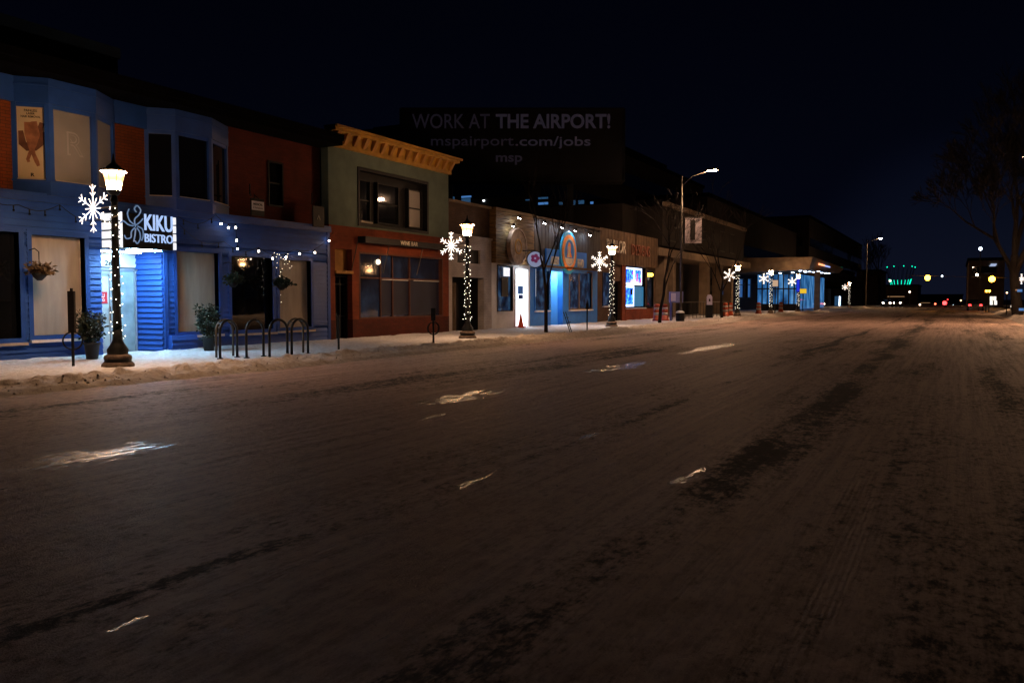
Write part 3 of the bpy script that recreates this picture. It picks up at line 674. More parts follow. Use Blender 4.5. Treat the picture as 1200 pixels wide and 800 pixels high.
# hanging signs on the orange wall
def blade_sign(px, py0, py1, label, halfw, face):
    w_ = UW+.55
    y, _ = FZ(px, 300, w_); z1 = Z_(px, py0, w_); z0 = Z_(px, py1, w_)
    b = thing('blade_sign', (FX+w_, y, z0), label, 'sign', 'small signs hung on brackets from the orange wall')
    MB(FA).tube([FA.p(y+halfw, UW, z1+.14), FA.p(y+halfw, UW+.02, z1+.14), FA.p(y-halfw-.05, w_, z1+.12)], .018).tube([FA.p(y-halfw-.02, w_-.02, z1+.12), FA.p(y-halfw-.02, w_-.02, z1+.40)], .02).tube([FA.p(y-halfw*.5, w_, z1+.13), FA.p(y-halfw*.5, w_, z1-.02)], .01).tube([FA.p(y+halfw*.5, w_-.25, z1+.13), FA.p(y+halfw*.5, w_-.03, z1-.02)], .01).build('bracket', M['blackmetal'], b)
    MB(FA).box(y-halfw, y+halfw, w_-.03, w_+.0, z0, z1).build('board', M['black'], b)
    return b, y, w_, z0, z1
b, y, w_, z0, z1 = blade_sign(303, 233, 253, 'dark hanging sign with a white label on the orange wall', .27, 1)
MB(FA).box(y-.25, y+.25, w_+.001, w_+.008, z0+.16, z1-.08).build('label_plate', M['white'], b)
text('lettering', 'MEDICAL', FA, y-.19, y+.19, z0+.30, z0+.37, w_+.009, M['ink'], b, .003, bold=.03)
text('lettering', 'Division', FA, y-.19, y+.19, z0+.20, z0+.27, w_+.009, M['ink'], b, .003)
b, y, w_, z0, z1 = blade_sign(374, 242, 266, 'black hanging sign with a small grey chevron at the end of the orange wall', .27, 1)
MB(FA).plate([(y-.08, z0+.24), (y-.055, z0+.24), (y, z0+.34), (y+.055, z0+.24), (y+.08, z0+.24), (y, z0+.39)], w_+.001, w_+.006).build('chevron', M['cream'], b)

# festoon lights across the shopfront
def festoon(label, pts, lit, group='festoon strings along the bistro front'):
    s = thing('festoon_string', pts[0], label, 'string lights', group)
    P = []
    for a, b_ in zip(pts, pts[1:]):
        for i in range(8):
            t = i/8; q = a.lerp(b_, t); q = q - Vector((0,0,1))*.28*math.sin(math.pi*t)*min(1,(b_-a).length/2); P.append(q)
    P.append(pts[-1]); MB().tube(P, .009, 4).build('cable', M['rubber'], s)
    for i, p in enumerate(P):
        if i % 3 == 1:
            q = p - Vector((0,0,.11)); MB().tube([p, q + Vector((0,0,.03))], .016, 5).build('socket', M['rubber'], s)
            if i in lit: MB().ball(q, .030, 8, 5).build('bulb', E_['sbulb'], s)
            else: MB().ball(q, .028, 6, 4).build('bulb', M['glass'], s)
    return s
def fp(px, py, w_): return onX(px, py, FX + w_)
festoon('festoon string looping left of the bistro sign', [fp(-30,222,.12), fp(22,240,.3), fp(70,240,.3), fp(118,258,.3)], ())
festoon('festoon string with three lit bulbs right of the bistro sign', [fp(209,254,.5), fp(253,252,.25), fp(276,262,.25), fp(279,292,.25)], (10, 13, 16, 19, 22))
festoon('festoon string with lit bulbs rising to the corner of the blue front', [fp(209,262,.5), fp(262,283,.3), fp(303,290,.3), fp(345,292,.3), fp(391,272,.15)], (16, 19, 22, 25, 28, 31))

# ------------------------------------------------------------------ foliage helpers
def leaf_cloud(mb, c, rx, rz, n, size, lean=0, hollow=.25, up=False):
    for i in range(n):
        d = Vector((random.gauss(0,1), random.gauss(0,1), random.gauss(0,1))).normalized() * (hollow + (1-hollow)*random.random())
        p = Vector(c) + Vector((d.x*rx, d.y*rx, d.z*rz))
        t = Vector((random.uniform(-1,1), random.uniform(-1,1), random.uniform(-.6,1.2 if up else .6))).normalized(); s_ = t.cross(Vector((random.uniform(-1,1), random.uniform(-1,1), random.uniform(-1,1)))).normalized()
        L = size*random.uniform(.6,1.6); W = size*.28*random.uniform(.7,1.3)
        mb.poly([p, p+t*L*.5+s_*W, p+t*L, p+t*L*.5-s_*W])
def planter(px, py, label, tall):
    X = FX + .75; g = onX(px, py, X); g.z = .10
    t = thing('potted_evergreen', g, label, 'plant', 'potted evergreens outside the bistro')
    MB().lathe(g, [(.13,0),(.17,.32),(.19,.34),(.19,.38),(.15,.38),(.14,.32)], 14).build('pot', M['soil'], t, True)
    f = MB(); leaf_cloud(f, g+Vector((0,0,.70)), .33, .38*tall, 650, .10, up=True)
    for k in range(26):
        a = random.uniform(0, 6.28); e_ = g + Vector((math.cos(a)*.42*random.random(), math.sin(a)*.42*random.random(), .70 + .50*tall*random.random()))
        f.tube([g+Vector((0,0,.4)), (g+e_)/2 + Vector((0,0,.35)), e_], [.012,.008,.003], 3)
        for j in range(10):
            q = g.lerp(e_, .5 + .5*j/10); leaf_cloud(f, q, .05, .05, 3, .08)
    f.build('foliage', M['leaf'], t)
    s = MB(); leaf_cloud(s, g+Vector((.06,0,.70)), .26, .28*tall, 110, .05); tag(s.build('snow_dusting', M['snow'], t), kind='stuff')
planter(108, 414, 'snow dusted evergreen in a black pot left of the bistro door', 1.0)
planter(245, 411, 'tall spiky evergreen in a dark pot under the bistro window', 1.25)
def basket(px, py, mt, label, n):
    c = onX(px, py, FX + .38)
    t = thing('hanging_basket', c, label, 'hanging basket', 'baskets hung on the blue front')
    MB().lathe(c+Vector((0,0,-.18)), [(.05,-.08),(.13,0),(.17,.10),(.15,.10)], 12).build('bowl', M['soil'], t, True)
    MB().tube([c+Vector((-.38,0,.42)), c+Vector((-.15,0,.46)), c+Vector((0,0,.38)), c+Vector((0,.0,.05))], .011, 5).build('hook', M['blackmetal'], t)
    f = MB(); leaf_cloud(f, c+Vector((0,0,.0)), .27, .17, n, .10); leaf_cloud(f, c+Vector((0,.1,-.06)), .33, .10, n//3, .12); f.build('foliage', mt, t)
basket(46, 315, M['dryleaf'], 'straggly brown hanging basket beside the glowing blind', 260)
basket(273, 326, M['leaf'], 'dim hanging basket left of the dark window', 260)
basket(330, 330, M['leaf'], 'round dark hanging basket under the icicle lights', 320)
# icicle lights over the last window
I = thing('icicle_lights', fp(330, 296, .2), 'cluster of tiny warm icicle lights hanging over the basket', 'string lights')
c0 = fp(324, 296, .22)
cb = MB(); 
for k in range(7):
    a = fp(322 + k*3, 296, .22); L = .25 + .5*random.random() if k not in (2, 3) else 1.6 - .3*(k-2)
    cb.tube([a, a - Vector((0,0,L))], .004, 3, False)
    for j in range(int(L/.11)):
        if random.random() < .35: continue
        MB().ball(a - Vector((random.uniform(-.05,.05), random.uniform(-.08,.08), .05 + j*.11 + random.uniform(-.05,.05))), .0085, 5, 3).build('bulb', E_['bulb'], I)
cb.build('wire', M['rubber'], I)

# bike racks
def rack(py, pxs, label, lone):
    p0 = onZ(pxs[0], py, .1); p1 = onZ(pxs[1], py-2, .1)
    c = (p0+p1)/2; wd = (p1-p0).length/2; d = (p1-p0).normalized()
    t = thing('bike_rack', c, label, 'bike rack', 'black hoop bike racks on the sidewalk')
    P = [c - d*wd] + [c - d*wd + Vector((0,0,.62))]
    for i in range(1, 12): a = math.pi*i/12; P.append(c - d*wd*math.cos(a) + Vector((0,0,.62 + .27*math.sin(a))))
    P += [c + d*wd + Vector((0,0,.62)), c + d*wd]
    MB().tube(P, .032, 8).build('hoop', M['blackmetal2'], t, True)
    if lone:
        q = c + Vector((-.45, .30, 0)); P2 = [p + Vector((-.35,.22,0)) for p in P]
        MB().tube(P2, .028, 8).build('rear_hoop', M['galv'], t, True)
        MB().tube([P[4], P2[4]], .016, 6).tube([P[-5], P2[-5]], .016, 6).build('brace', M['blackmetal2'], t)
    MB().lathe(c - d*wd, [(.07,-.02),(.07,.012)], 10).lathe(c + d*wd, [(.07,-.02),(.07,.012)], 10).build('foot', M['blackmetal2'], t)
rack(420, (258, 278), 'double hoop rack nearest the potted evergreen', True)
rack(419, (289, 309), 'single hoop rack, second from the potted evergreen', False)
rack(418, (316, 337), 'single hoop rack, third from the potted evergreen', False)
rack(416, (342, 361), 'double hoop rack nearest the wine bar', True)

# ------------------------------------------------------------------ posts and meters
def signpost(px, py, h, label, panel=None, X=None, ring=False, name='meter_post', cat='post', plate=None):
    g = onZ(px, py, .1) if X is None else Vector((X, onX(px, 350, X).y, .1))
    t = thing(name, g, label, cat)
    MB().tube([g - Vector((0,0,.1)), g + Vector((0,0,h))], .03, 8).build('post', M['blackmetal'], t)
    if panel: z0, z1, wd = panel; MB(Fr((g.x, g.y), (.95, .3))).box(-wd/2, wd/2, -.02, .035, z0, z1).build('panel', plate or M['bark'], t)
    if ring: MB(Fr((g.x, g.y), (.5, .86))).ring(0, .62, .17, .20, -.03, .02, 20).build('lock_ring', M['blackmetal'], t)
    return t
signpost(86, 428, 1.62, 'tall dark post with a flat panel and a lock ring in front of the bistro', (.80, 1.66, .15), ring=True)
signpost(397, 409, .95, 'thin low post at the edge of the blue front')
signpost(508, 405, 1.12, 'dark parking meter in front of the wine bar', (.85, 1.22, .13), ring=True)
signpost(688, 388, 1.30, 'grey parking meter in front of the blue bar', (1.05, 1.30, .14), name='parking_meter', cat='parking meter')
t = signpost(668, 389, .0, 'leaning bike frame stand in the snow before the blue bar', name='leaning_stand', cat='bike stand')
g = t.location; MB().tube([g, g+Vector((-.15,-.35,.85))], .022).tube([g+Vector((.02,.12,0)), g+Vector((-.12,-.20,.85))], .022).tube([g+Vector((-.06,-.15,.4)), g+Vector((0,.05,.42))], .02).tube([g+Vector((-.1,-.25,.62)), g+Vector((-.05,-.05,.62))], .02).build('tube_frame', M['blackmetal'], t)

# ------------------------------------------------------------------ B: wine bar with green stucco and ochre cornice
yB0, yB1 = yA1 + .01, Y_(526)
B = thing('wine_bar_building', (FX, (yB0+yB1)/2, 0), 'narrow two storey building with rust brick shopfront, grey green stucco and ochre cornice', 'building')
ZG = Z_(388, 263)
shop = (Y_(421), Y_(519), .78, 3.15); dB = (Y_(393), Y_(413), 0, 3.2)
m = MB(FA); wall(m, yB0, yB1, .78, ZG, [shop, dB]); m.build('shopfront_wall', M['redbrick'], B)
m = MB(FA); wall(m, yB0, yB1, 0, .78, [shop, dB], w1=.01); m.build('stall_riser', M['riser'], B)
up = (Y_(420), Y_(502), 4.05, Z_(420, 195))
m = MB(FA); wall(m, yB0, yB1, ZG, 6.62, [up]); m.box(yB1-.3, yB1, -9, -.3, 0, 6.62); m.build('stucco_wall', M['green'], B)
MB(FA).box(yB0, yB1-.3, -9, -.6, 0, 6.5).build('building_core', M['roof'], B)
window(B, up[0]+.1, up[1]-.1, up[2]+.1, up[3]-.12, pane='black', frame='black', fw=.1, rec=.22, name='window_surround')
for k, (a, b_) in enumerate(((Y_(423), Y_(437)), (Y_(445), Y_(470)), (Y_(481), Y_(497)))):
    window(B, a+.05, b_-.05, up[2]+.22, up[3]-.45, w_=-.08, frame='black', fw=.05, mz=((up[2]+up[3])/2-.1,), rec=.06, pane='blindgrey' if k == 2 else 'glass', name='sash_window', proud=.02, sill='blind' if k == 0 else None)
# cornice with brackets
z0 = 6.60
c = MB(FA); c.box(yB0-.02, yB1+.02, -.05, .14, z0-.02, z0+.20); c.box(yB0-.10, yB1+.22, -.05, .42, z0+.44, z0+.54); c.box(yB0-.14, yB1+.30, -.05, .52, z0+.54, z0+.62)
c.hexa([FA.p(yB0,-.05,z0+.2), FA.p(yB1+.02,-.05,z0+.2), FA.p(yB1+.02,.14,z0+.2), FA.p(yB0,.14,z0+.2), FA.p(yB0,-.05,z0+.44), FA.p(yB1+.1,-.05,z0+.44), FA.p(yB1+.1,.22,z0+.44), FA.p(yB0,.22,z0+.44)])
c.build('cornice', M['yellow'], B)
n = 15
for i in range(n):
    u = yB0 + .15 + (yB1-yB0-.3)*i/(n-1)
    MB(FA).hexa([FA.p(u-.07,.14,z0+.10), FA.p(u+.07,.14,z0+.10), FA.p(u+.07,.20,z0+.10), FA.p(u-.07,.20,z0+.10), FA.p(u-.08,.14,z0+.44), FA.p(u+.08,.14,z0+.44), FA.p(u+.08,.40,z0+.44), FA.p(u-.08,.40,z0+.44)]).build('cornice_bracket', M['ochre_dark'], B)
# shop window
sw_ = window(B, shop[0]+.06, shop[1]-.06, shop[2]+.06, shop[3]-.06, pm=G_['shop'], frame='redwood', fw=.06, mu=(Y_(463), Y_(449), Y_(483)), mz=(2.25,), rec=.16, proud=.01)
MB(FA).box(Y_(449), shop[1]-.1, -.17, -.152, shop[2]+.1, 2.2).build('half_curtain', mat('navy_curtain', (.010,.012,.030), .5, .2, 1.5, coat=.4), sw_)
MB(FA).box(Y_(451), Y_(483)-.1, -.13, -.10, 2.19, 2.215).box(Y_(488), shop[1]-.12, -.13, -.10, 2.19, 2.215).build('window_rail', M['white'], sw_)
MB().ball(fp(443, 307, -.13), .10, 8, 5).build('inside_lamp', emi('inside_lamp', (1,.8,.55), 2.2), sw_)
# door
dw = window(B, dB[0]+.06, dB[1]-.05, .1, 2.25, w_=-.25, frame='black', fw=.06, name='door', mu=((dB[0]+dB[1])/2-.2, (dB[0]+dB[1])/2+.15), mz=(.9, 2.0))
MB(FA).box(dB[0], dB[1], -.3, -.24, 2.4, 3.2).box(dB[0], dB[1], -.26, .06, 2.36, 2.46).build('transom', M['ochre_dark'], B)
# awning frame with lettering band
ab = MB(FA); za = Z_(430, 283, .5); a0, a1 = Y_(428, .3), Y_(524, .3)
ab.box(a0, a1, .0, .34, za-.02, za+.20); ab.build('awning_box', M['black'], B)
for px in (420, 457, 496): u = Y_(px, .3); MB().tube([FA.p(u, .30, za), FA.p(u-.05, .04, za-1.05)], .018, 5).build('awning_arm', M['galv'], B)
WS = thing('wine_bar_sign', FA.p(Y_(481,.34), .34, za), 'small plain lettering WINE BAR on the black awning band', 'sign')
text('lettering', 'WINE BAR', FA, Y_(470,.35), Y_(490,.35), za+.015, za+.165, .345, M['cream'], WS, .01, bold=.01)

# ------------------------------------------------------------------ C: low white brick building
yC0, yC1 = yB1 + .01, Y_(576)
C = thing('white_brick_building', (FX, (yC0+yC1)/2, 0), 'small white painted brick building between the wine bar and the wooden front', 'building')
dC = (Y_(530), Y_(567), 0, 2.42); ar = (Y_(536), Y_(563), 3.02, 3.62)
m = MB(FA); wall(m, yC0, yC1, 0, 4.1, [dC, ar]); m.build('wall', M['whitebrick'], C)
m = MB(FA); wall(m, yC0, yC1, 4.1, 5.5, [], -.5, -.1); m.box(yC0, yC1, -9, -.95, 0, 5.5); m.build('upper_wall', M['brownbrick'], C)
MB(FA).box(yC0, yC1, -.15, .06, 4.1, 4.2).build('ledge', M['whitebrick'], C)
MB(FA).box(yC0, yC1, -.6, .02, 5.5, 5.62).build('coping', M['concrete'], C)
MB(FA).box(ar[0], ar[1], -.3, -.1, ar[2], ar[3]).build('blocked_window', M['black'], C)
MB(FA).box(dC[0], dC[1], -.9, -.8, 0, 2.42).box(dC[0], dC[0]+.03, -.8, -.3, 0, 2.42).box(dC[1]-.03, dC[1], -.8, -.3, 0, 2.42).build('recess', M['black'], C)
window(C, dC[0]+.25, dC[0]+.95, .15, 2.05, w_=-.5, frame='concrete', fw=.13, name='door')
# ------------------------------------------------------------------ D: building with gold wooden cladding
yD0, yD1 = yC1 + .01, Y_(621)
zD = Z_(578, 243); zd0 = Z_(600, 315)
D = thing('wood_fronted_building', (FX, (yD0+yD1)/2, 0), 'building with a tall weathered gold plank front above a white corner and bright doorway', 'building')
m = MB(FA)
nb = 16
for i in range(nb): a = 3.12 + (zD-3.12)*i/nb; m.box(yD0, yD1, -.2, .22 + .012*(i % 2), a, a + (zD-3.12)/nb - .012)
m.build('plank_front', M['wood'], D)
w1 = (Y_(583), Y_(600), .95, 3.0); dD = (Y_(603.5), Y_(619.5), .12, 2.98)
m = MB(FA); wall(m, yD0, yD1, 0, 3.12, [w1, dD]); m.build('wall', M['white'], D)
MB(FA).box(yD0, yD1, -9, -.5, 0, zD-.2).build('building_core', M['roof'], D)
window(D, *w1, pm=G_['bar'], frame='black', fw=.05, sill='white')
MB(FA).box(w1[0]+.3, w1[1]-.5, .02, .06, 1.6, 2.5).build('menu_board', M['black'], D)
MB(FA).box(Y_(592), Y_(599), -.09, -.07, 2.55, 2.95).build('lit_fixture', E_['panelwhite'], D)
MB(FA).box(dD[0]+.06, dD[1]-.06, -.12, -.06, .12, 2.92).build('door', E_['doorwhite'], D)
MB(FA).box(dD[0], dD[0]+.06, -.3, .02, .12, 2.98).box(dD[1]-.06, dD[1], -.3, .02, .12, 2.98).box(dD[0], dD[1], -.3, .02, 2.92, 2.98).build('door_frame', M['white'], D)
u = Y_(611); MB(FA).box(u-.28, u+.28, -.055, -.045, 1.72, 2.12).build('door_window', M['signblue'], D); MB(FA).box(u-.22, u+.28, -.055, -.048, 1.48, 1.70).build('door_notice', M['bluetrim'], D)
CN = thing('traffic_cone', FA.p(Y_(611,.25), .22, .14), 'small red orange traffic cone in the bright white doorway', 'traffic cone')
cc = CN.location; MB().lathe(cc, [(.15,.05),(.11,.2),(.03,.66),(.02,.68)], 14).build('cone', M['redcone'], CN, True); MB().box(cc.x-.18, cc.x+.18, cc.y-.18, cc.y+.18, cc.z-.01, cc.z+.05).build('base', M['redcone'], CN)
# round wooden sign
y, z = FZ(606, 289, .4)
RS = thing('round_wood_sign', FA.p(y, .4, z), 'carved round wooden sign standing off the gold plank front', 'sign')
MB(FA).ring(y, z, 0, .78, .36, .46, 36).build('disc', M['round_wood'], RS); MB(FA).ring(y, z, .78, .86, .30, .50, 36).build('rim', M['round_wood'], RS)
MB(FA).ring(y, z, .28, .36, .46, .48, 24).build('carved_ring', M['ochre_dark'], RS)
for dy, dz, a_ in ((-.15, 1.32, 0), (-.75, .9, 0), (.95, -.72, 0)):
    p = FA.p(y+dy, .62, z+dz)
    wl = thing('wall_spotlight', p, {1.32: 'upper white spotlight over the round wood sign', .9: 'small white spotlight at the rim of the round wood sign', -.72: 'small white spotlight low right of the round wood sign'}[dz], 'wall light')
    MB().tube([p + Vector((-.4,0,.1)), p + Vector((0,0,.1))], .014, 5).build('arm', M['blackmetal'], wl)
    MB().tube([p + Vector((.03,0,.10)), p + Vector((-.03,0,-.02))], [.05,.07], 10).build('shade', M['blackmetal'], wl)
    MB().tube([p + Vector((-.032,0,-.022)), p + Vector((-.037,0,-.034))], [.062,.06], 10).build('lens', E_['spot'], wl)
# round drink sign on a bracket
y, z = FZ(627, 304, 1.1)
PB = thing('projecting_round_sign', FA.p(y, 1.1, z), 'white glowing round sign with a magenta flower beside the sapling', 'sign')
pf = Fr((FX+1.1, y), (.86, .5))
MB(pf).ring(0, 0+z, 0, .36, -.05, .05, 26).build('disc', emi('round_sign_face', (.30,.34,.52), .6), PB)
MB(pf).ring(0, z, .36, .40, -.06, .06, 26).build('rim', M['blackmetal'], PB)
for k in range(5): a = k*1.25; MB(pf).ring(.13*math.cos(a), z+.05+.13*math.sin(a), 0, .09, .052, .062, 12).build('petal', emi('petal_magenta', (.20,.02,.09), .5), PB)
MB().tube([FA.p(y, 0, z+.42), FA.p(y, 1.1, z+.42)], .02).build('bracket', M['blackmetal'], PB)

# ------------------------------------------------------------------ E: blue bar
yE0, yE1 = yD1 + .01, Y_(700)
zE = 5.45
E = thing('blue_bar_building', (FX, (yE0+yE1)/2, 0), 'single storey bar with black boards above and bright blue walls below', 'building')
wa = (Y_(627), Y_(643), .95, 3.05); al = (Y_(645.5), Y_(659.5), .0, 3.05); wb = (Y_(667), Y_(693), .95, 2.95)
m = MB(FA); wall(m, yE0, yE1, 0, 3.12, [wa, al, wb]); m.build('wall', M['signblue'], E)
m = MB(FA)
nb = 44
for i in range(nb): a = yE0 + (yE1-yE0)*i/nb; m.box(a, a + (yE1-yE0)/nb - .02, -.2, .16 + .01*(i % 2), 3.12, zE)
m.build('board_fascia', M['darkwood'], E)
MB(FA).box(yE0, yE1, -9, -.85, 0, zE-.1).build('building_core', M['roof'], E)
MB(FA).box(yE0, yE1, -.1, .30, zE, zE+.10).build('coping', M['brownpanel'], E)
MB(FA).box(yE0, yE1, .17, .40, 3.08, 3.18).build('ledge', M['brownpanel'], E)
window(E, *wa, pm=G_['bar'], frame='signblue', fw=.06, sill='sill'); window(E, *wb, pm=G_['bar'], frame='concrete', fw=.07, mu=(Y_(680),), sill='sill')
MB(FA).box(wa[0]+.05, wa[0]+.22, -.09, -.06, 1.6, 3.0).build('light_tube', E_['panelwhite'], E)
MB(FA).box(al[0], al[1], -.8, -.7, 0, 3.05).box(al[0]-.02, al[0]+.03, -.7, -.3, 0, 3.05).box(al[1]-.03, al[1]+.02, -.7, -.3, 0, 3.05).build('entry_recess', mat('pale_blue_paint', (.12,.40,.85), .5, .08, 2), E)
MB(FA).box(al[0], al[1], -.7, -.3, 3.02, 3.1).build('entry_ceiling', M['white'], E)
MB(FA).box(al[0]+.3, al[1]-.3, -.55, -.40, 2.99, 3.012).build('downlight', emi('bar_entry_light', (.55,.80,1), 200), E)
BS = thing('bar_sign', FA.p(Y_(665,.3), .25, 3.9), 'blue banner sign with an orange ringed oval emblem on the black boards', 'sign')
b0, b1 = Y_(641,.3), Y_(688,.3); zb1 = Z_(641,291,.3); zb0 = zb1-1.12
MB(FA).box(b0, b1, .19, .27, zb0, zb1).build('banner', M['signblue'], BS)
yo, zo = FZ(665.5, 296, .3)
MB(FA).ring(yo, zo, 0, 1.08, .28, .36, 40, sz=1.05).build('emblem_disc', M['signcyan'], BS); MB(FA).ring(yo, zo, .72, .90, .36, .40, 40, sz=1.05).build('emblem_ring', M['signorange'], BS)
MB(FA).ring(yo, zo, .64, .70, .36, .41, 40, sz=1.05).build('emblem_inner_ring', M['cream'], BS); MB(FA).ring(yo, zo, 0, .64, .361, .375, 40, sz=1.05).build('emblem_field', M['signblue'], BS)
MB(FA).plate([(yo-.30, zo-.25), (yo-.22, zo-.05), (yo-.20, zo+.35), (yo-.04, zo+.55), (yo+.15, zo+.42), (yo+.14, zo), (yo+.34, zo-.25)], .376, .40).build('emblem_figure', M['signorange'], BS)
MB(FA).plate([(yo-.24, zo-.25), (yo-.16, zo+.30), (yo-.02, zo+.34), (yo-.02, zo-.25)], .401, .41).build('emblem_figure', M['cream'], BS)
MB(FA).plate([(yo-.5, zo-.30), (yo+.5, zo-.30), (yo+.34, zo-.55), (yo, zo-.64), (yo-.34, zo-.55)], .376, .39).build('emblem_band', M['cream'], BS)
text('lettering', 'ARBERY', FA, b0+.45, yo-1.12, zb0+.34, zb1-.36, .272, M['cream'], BS, .03, bold=.01)
text('lettering', 'READ', FA, yo+1.35, b1-.5, zb0+.30, zb1-.36, .272, M['cream'], BS, .03, bold=.01)
for k, (px, py) in enumerate(((639, 261), (659, 266), (675, 270), (692, 275))):
    p = fp(px, py, .55)
    wl = thing('gooseneck_light', p, ('gooseneck wall light at the left end of the black boards', 'gooseneck wall light just left of the oval emblem', 'gooseneck wall light just right of the oval emblem', 'gooseneck wall light at the right end of the black boards')[k], 'wall light', 'gooseneck lights above the bar sign')
    MB().tube([p + Vector((-.6,0,.12)), p + Vector((-.3,0,.25)), p + Vector((0,0,.12))], .014, 5).build('arm', M['blackmetal'], wl)
    MB().tube([p + Vector((.04,0,.11)), p + Vector((-.03,0,-.02))], [.05,.08], 10).build('shade', M['blackmetal'], wl)
    MB().tube([p + Vector((-.034,0,-.024)), p + Vector((-.04,0,-.036))], [.07,.068], 10).build('lens', E_['spot'], wl)

# ------------------------------------------------------------------ G: brown building with lettered fascia and led window
yG0, yG1 = yE1 + .01, Y_(768)
Gb = thing('fascia_building', (FX, (yG0+yG1)/2, 0), 'brown single storey building with a lettered fascia and a blue led shop window', 'building')
w1 = (Y_(706), Y_(716), 1.1, 3.05); w2 = (Y_(733), Y_(755.5), .95, 3.55); w3 = (Y_(758), Y_(765), .95, 3.4); dG = (Y_(719), Y_(727), 0, 2.6)
m = MB(FA); wall(m, yG0, yG1, 0, 3.6, [w1, w2, w3, dG]); m.box(yG0, yG1, -9, -.5, 0, 5.4); m.build('wall', M['brownbrick'], Gb)
m = MB(FA); nb = 40
for i in range(nb): a = yG0 + (yG1-yG0)*i/nb; m.box(a, a + (yG1-yG0)/nb - .02, -.3, .14 + .008*(i % 2), 3.6, 5.65)
m.build('fascia', M['brownpanel'], Gb)
MB(FA).box(w2[0]-.9, w2[0]-.25, -.1, .10, 0, 3.6).build('brick_pier', M['redbrick'], Gb)
MB(FA).box(w2[0]-.25, w3[1], -.1, .12, 0, .85).build('brick_base', M['redbrick'], Gb)
window(Gb, *w1, pm=G_['bar'], frame='black', fw=.05, sill='sill')
window(Gb, *w2, pane='glass', frame='black', fw=.06, sill='sill'); window(Gb, *w3, pm=G_['shop'], frame='black', fw=.06)
window(Gb, dG[0]+.1, dG[1]-.1, .1, 2.5, w_=-.2, frame='black', fw=.08, name='door')
LW = thing('led_window_sign', FA.p(w2[0], .0, 1.0), 'blue and white led bordered signs filling the shop window', 'sign')
ua, um, ub = w2[0]+.05, Y_(744), w2[1]-.05
def led_panel(u0, u1, z0, z1, mt, edge=.10):
    MB(FA).box(u0+edge, u1-edge, -.09, -.075, z0+edge, z1-edge).build('panel', mt, LW)
    MB(FA).box(u0, u0+edge, -.09, -.06, z0, z1).box(u1-edge, u1, -.09, -.06, z0, z1).box(u0+edge, u1-edge, -.09, -.06, z0, z0+edge).box(u0+edge, u1-edge, -.09, -.06, z1-edge, z1).build('led_border', E_['ledwhite'], LW)
led_panel(ua, um, 1.0, 2.35, G_['stripe'], .13); led_panel(ua, um, 2.4, 3.5, G_['stripe'], .11); led_panel(um+.05, ub-.4, 2.4, 3.5, G_['stripe'], .12)
MB(FA).box(um+.15, ub+.0, -.09, -.075, 1.0, 2.3).build('panel', E_['ledcyan'], LW)
for (u, z, du, dz) in ((ua+1.5, 3.15, .16, .2), (um+.6, 2.9, .18, .5), (um+1.3, 2.7, .16, .25)):
    MB(FA).box(u-du/2, u+du/2, -.06, -.045, z-dz/2, z+dz/2).build('led_figure', E_['ledred'], LW)
MB(FA).box(ua+1.0, um-.3, -.06, -.045, 1.75, 2.15).build('led_figure', M['black'], LW)
for k, px in enumerate((758.5, 761, 763.5)):
    p = fp(px, 322, -.05); PL = thing('pendant_lamp', p, ('yellow pendant lamp nearest the led window', 'middle yellow pendant lamp beside the led window', 'yellow pendant lamp furthest from the led window')[k], 'lamp', 'pendant lamps in the corner window')
    MB().ball(p, .13, 8, 5).build('globe', E_['yellowlamp'], PL); MB().tube([p, p+Vector((0,0,.7))], .01, 4).build('cord', M['rubber'], PL)
FSG = thing('fascia_sign', FA.p(Y_(725,.2), .2, 4.4), 'row of pale raised letters along the brown fascia', 'sign')
text('lettering', 'PARLOR', FA, Y_(711,.2), Y_(733,.2), 4.30, 5.05, .17, M['cream'], FSG, .05, bold=.01)
text('lettering', 'DESIGNS', FA, Y_(740,.2), Y_(761,.2), 4.30, 5.0, .17, M['rustletter'], FSG, .05, bold=.0)

# ------------------------------------------------------------------ H: dark concrete block with an open colonnade
yH0, yH1 = yG1 + .4, 88.0
H = thing('colonnade_building', (FX-.6, (yH0+yH1)/2, 0), 'dark multi storey concrete block with tan columns and blue lit lower windows', 'building')
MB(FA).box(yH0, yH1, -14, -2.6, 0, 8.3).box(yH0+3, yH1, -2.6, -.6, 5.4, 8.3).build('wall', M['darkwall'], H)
MB(FA).box(yH0, yH1, -2.6, .1, 4.55, 5.1).box(yH0+3, yH1, -.6, -.3, 8.3, 8.6).build('floor_slab', M['concrete'], H)
for px0, px1 in ((776, 783), (786, 795), (827, 833), (842, 850), (855, 862)):
    a = Y_(px0, -.3); b_ = min(a + .9, Y_(px1, -.3)); MB(FA).box(a, a+.75, -.9, -.15, 0, 4.55).build('column', M['concrete'], H)
for (px0, px1, py0, py1) in ((834,838,327,334), (834,838,342,352), (845,853,325,333), (845,853,334,345), (866,871,327,333), (866,871,334,348), (876,880,327,333), (876,880,334,348)):
    a, b_ = Y_(px0, -2.5), Y_(px1, -2.5); window(H, a, b_, Z_(px0, py1, -2.5), Z_(px0, py0, -2.5), w_=-2.5, pm=E_['stationblue'], frame='black', fw=.06)
for i in range(6):
    a = yH0 + 4.5 + i*3.9
    if a + 1.6 < yH1: window(H, a, a+1.7, 5.9, 7.6, w_=-.6, frame='black', fw=.08)
NS = thing('banner_sign', Vector((-15.35, 52.6, 5.6)), 'pale vertical banner hung from the tall light pole', 'banner')
nf = Fr((-15.35, 52.6), (.9, .43))
pz1, pz0 = onX(806, 257, -15.2).z, onX(806, 286, -15.2).z
MB(nf).box(.22, 1.25, -.02, .02, pz0, pz1).build('cloth', mat('banner_cloth', (.34,.30,.33), .8, .3, 3, stretch=(1,1,3)), NS)
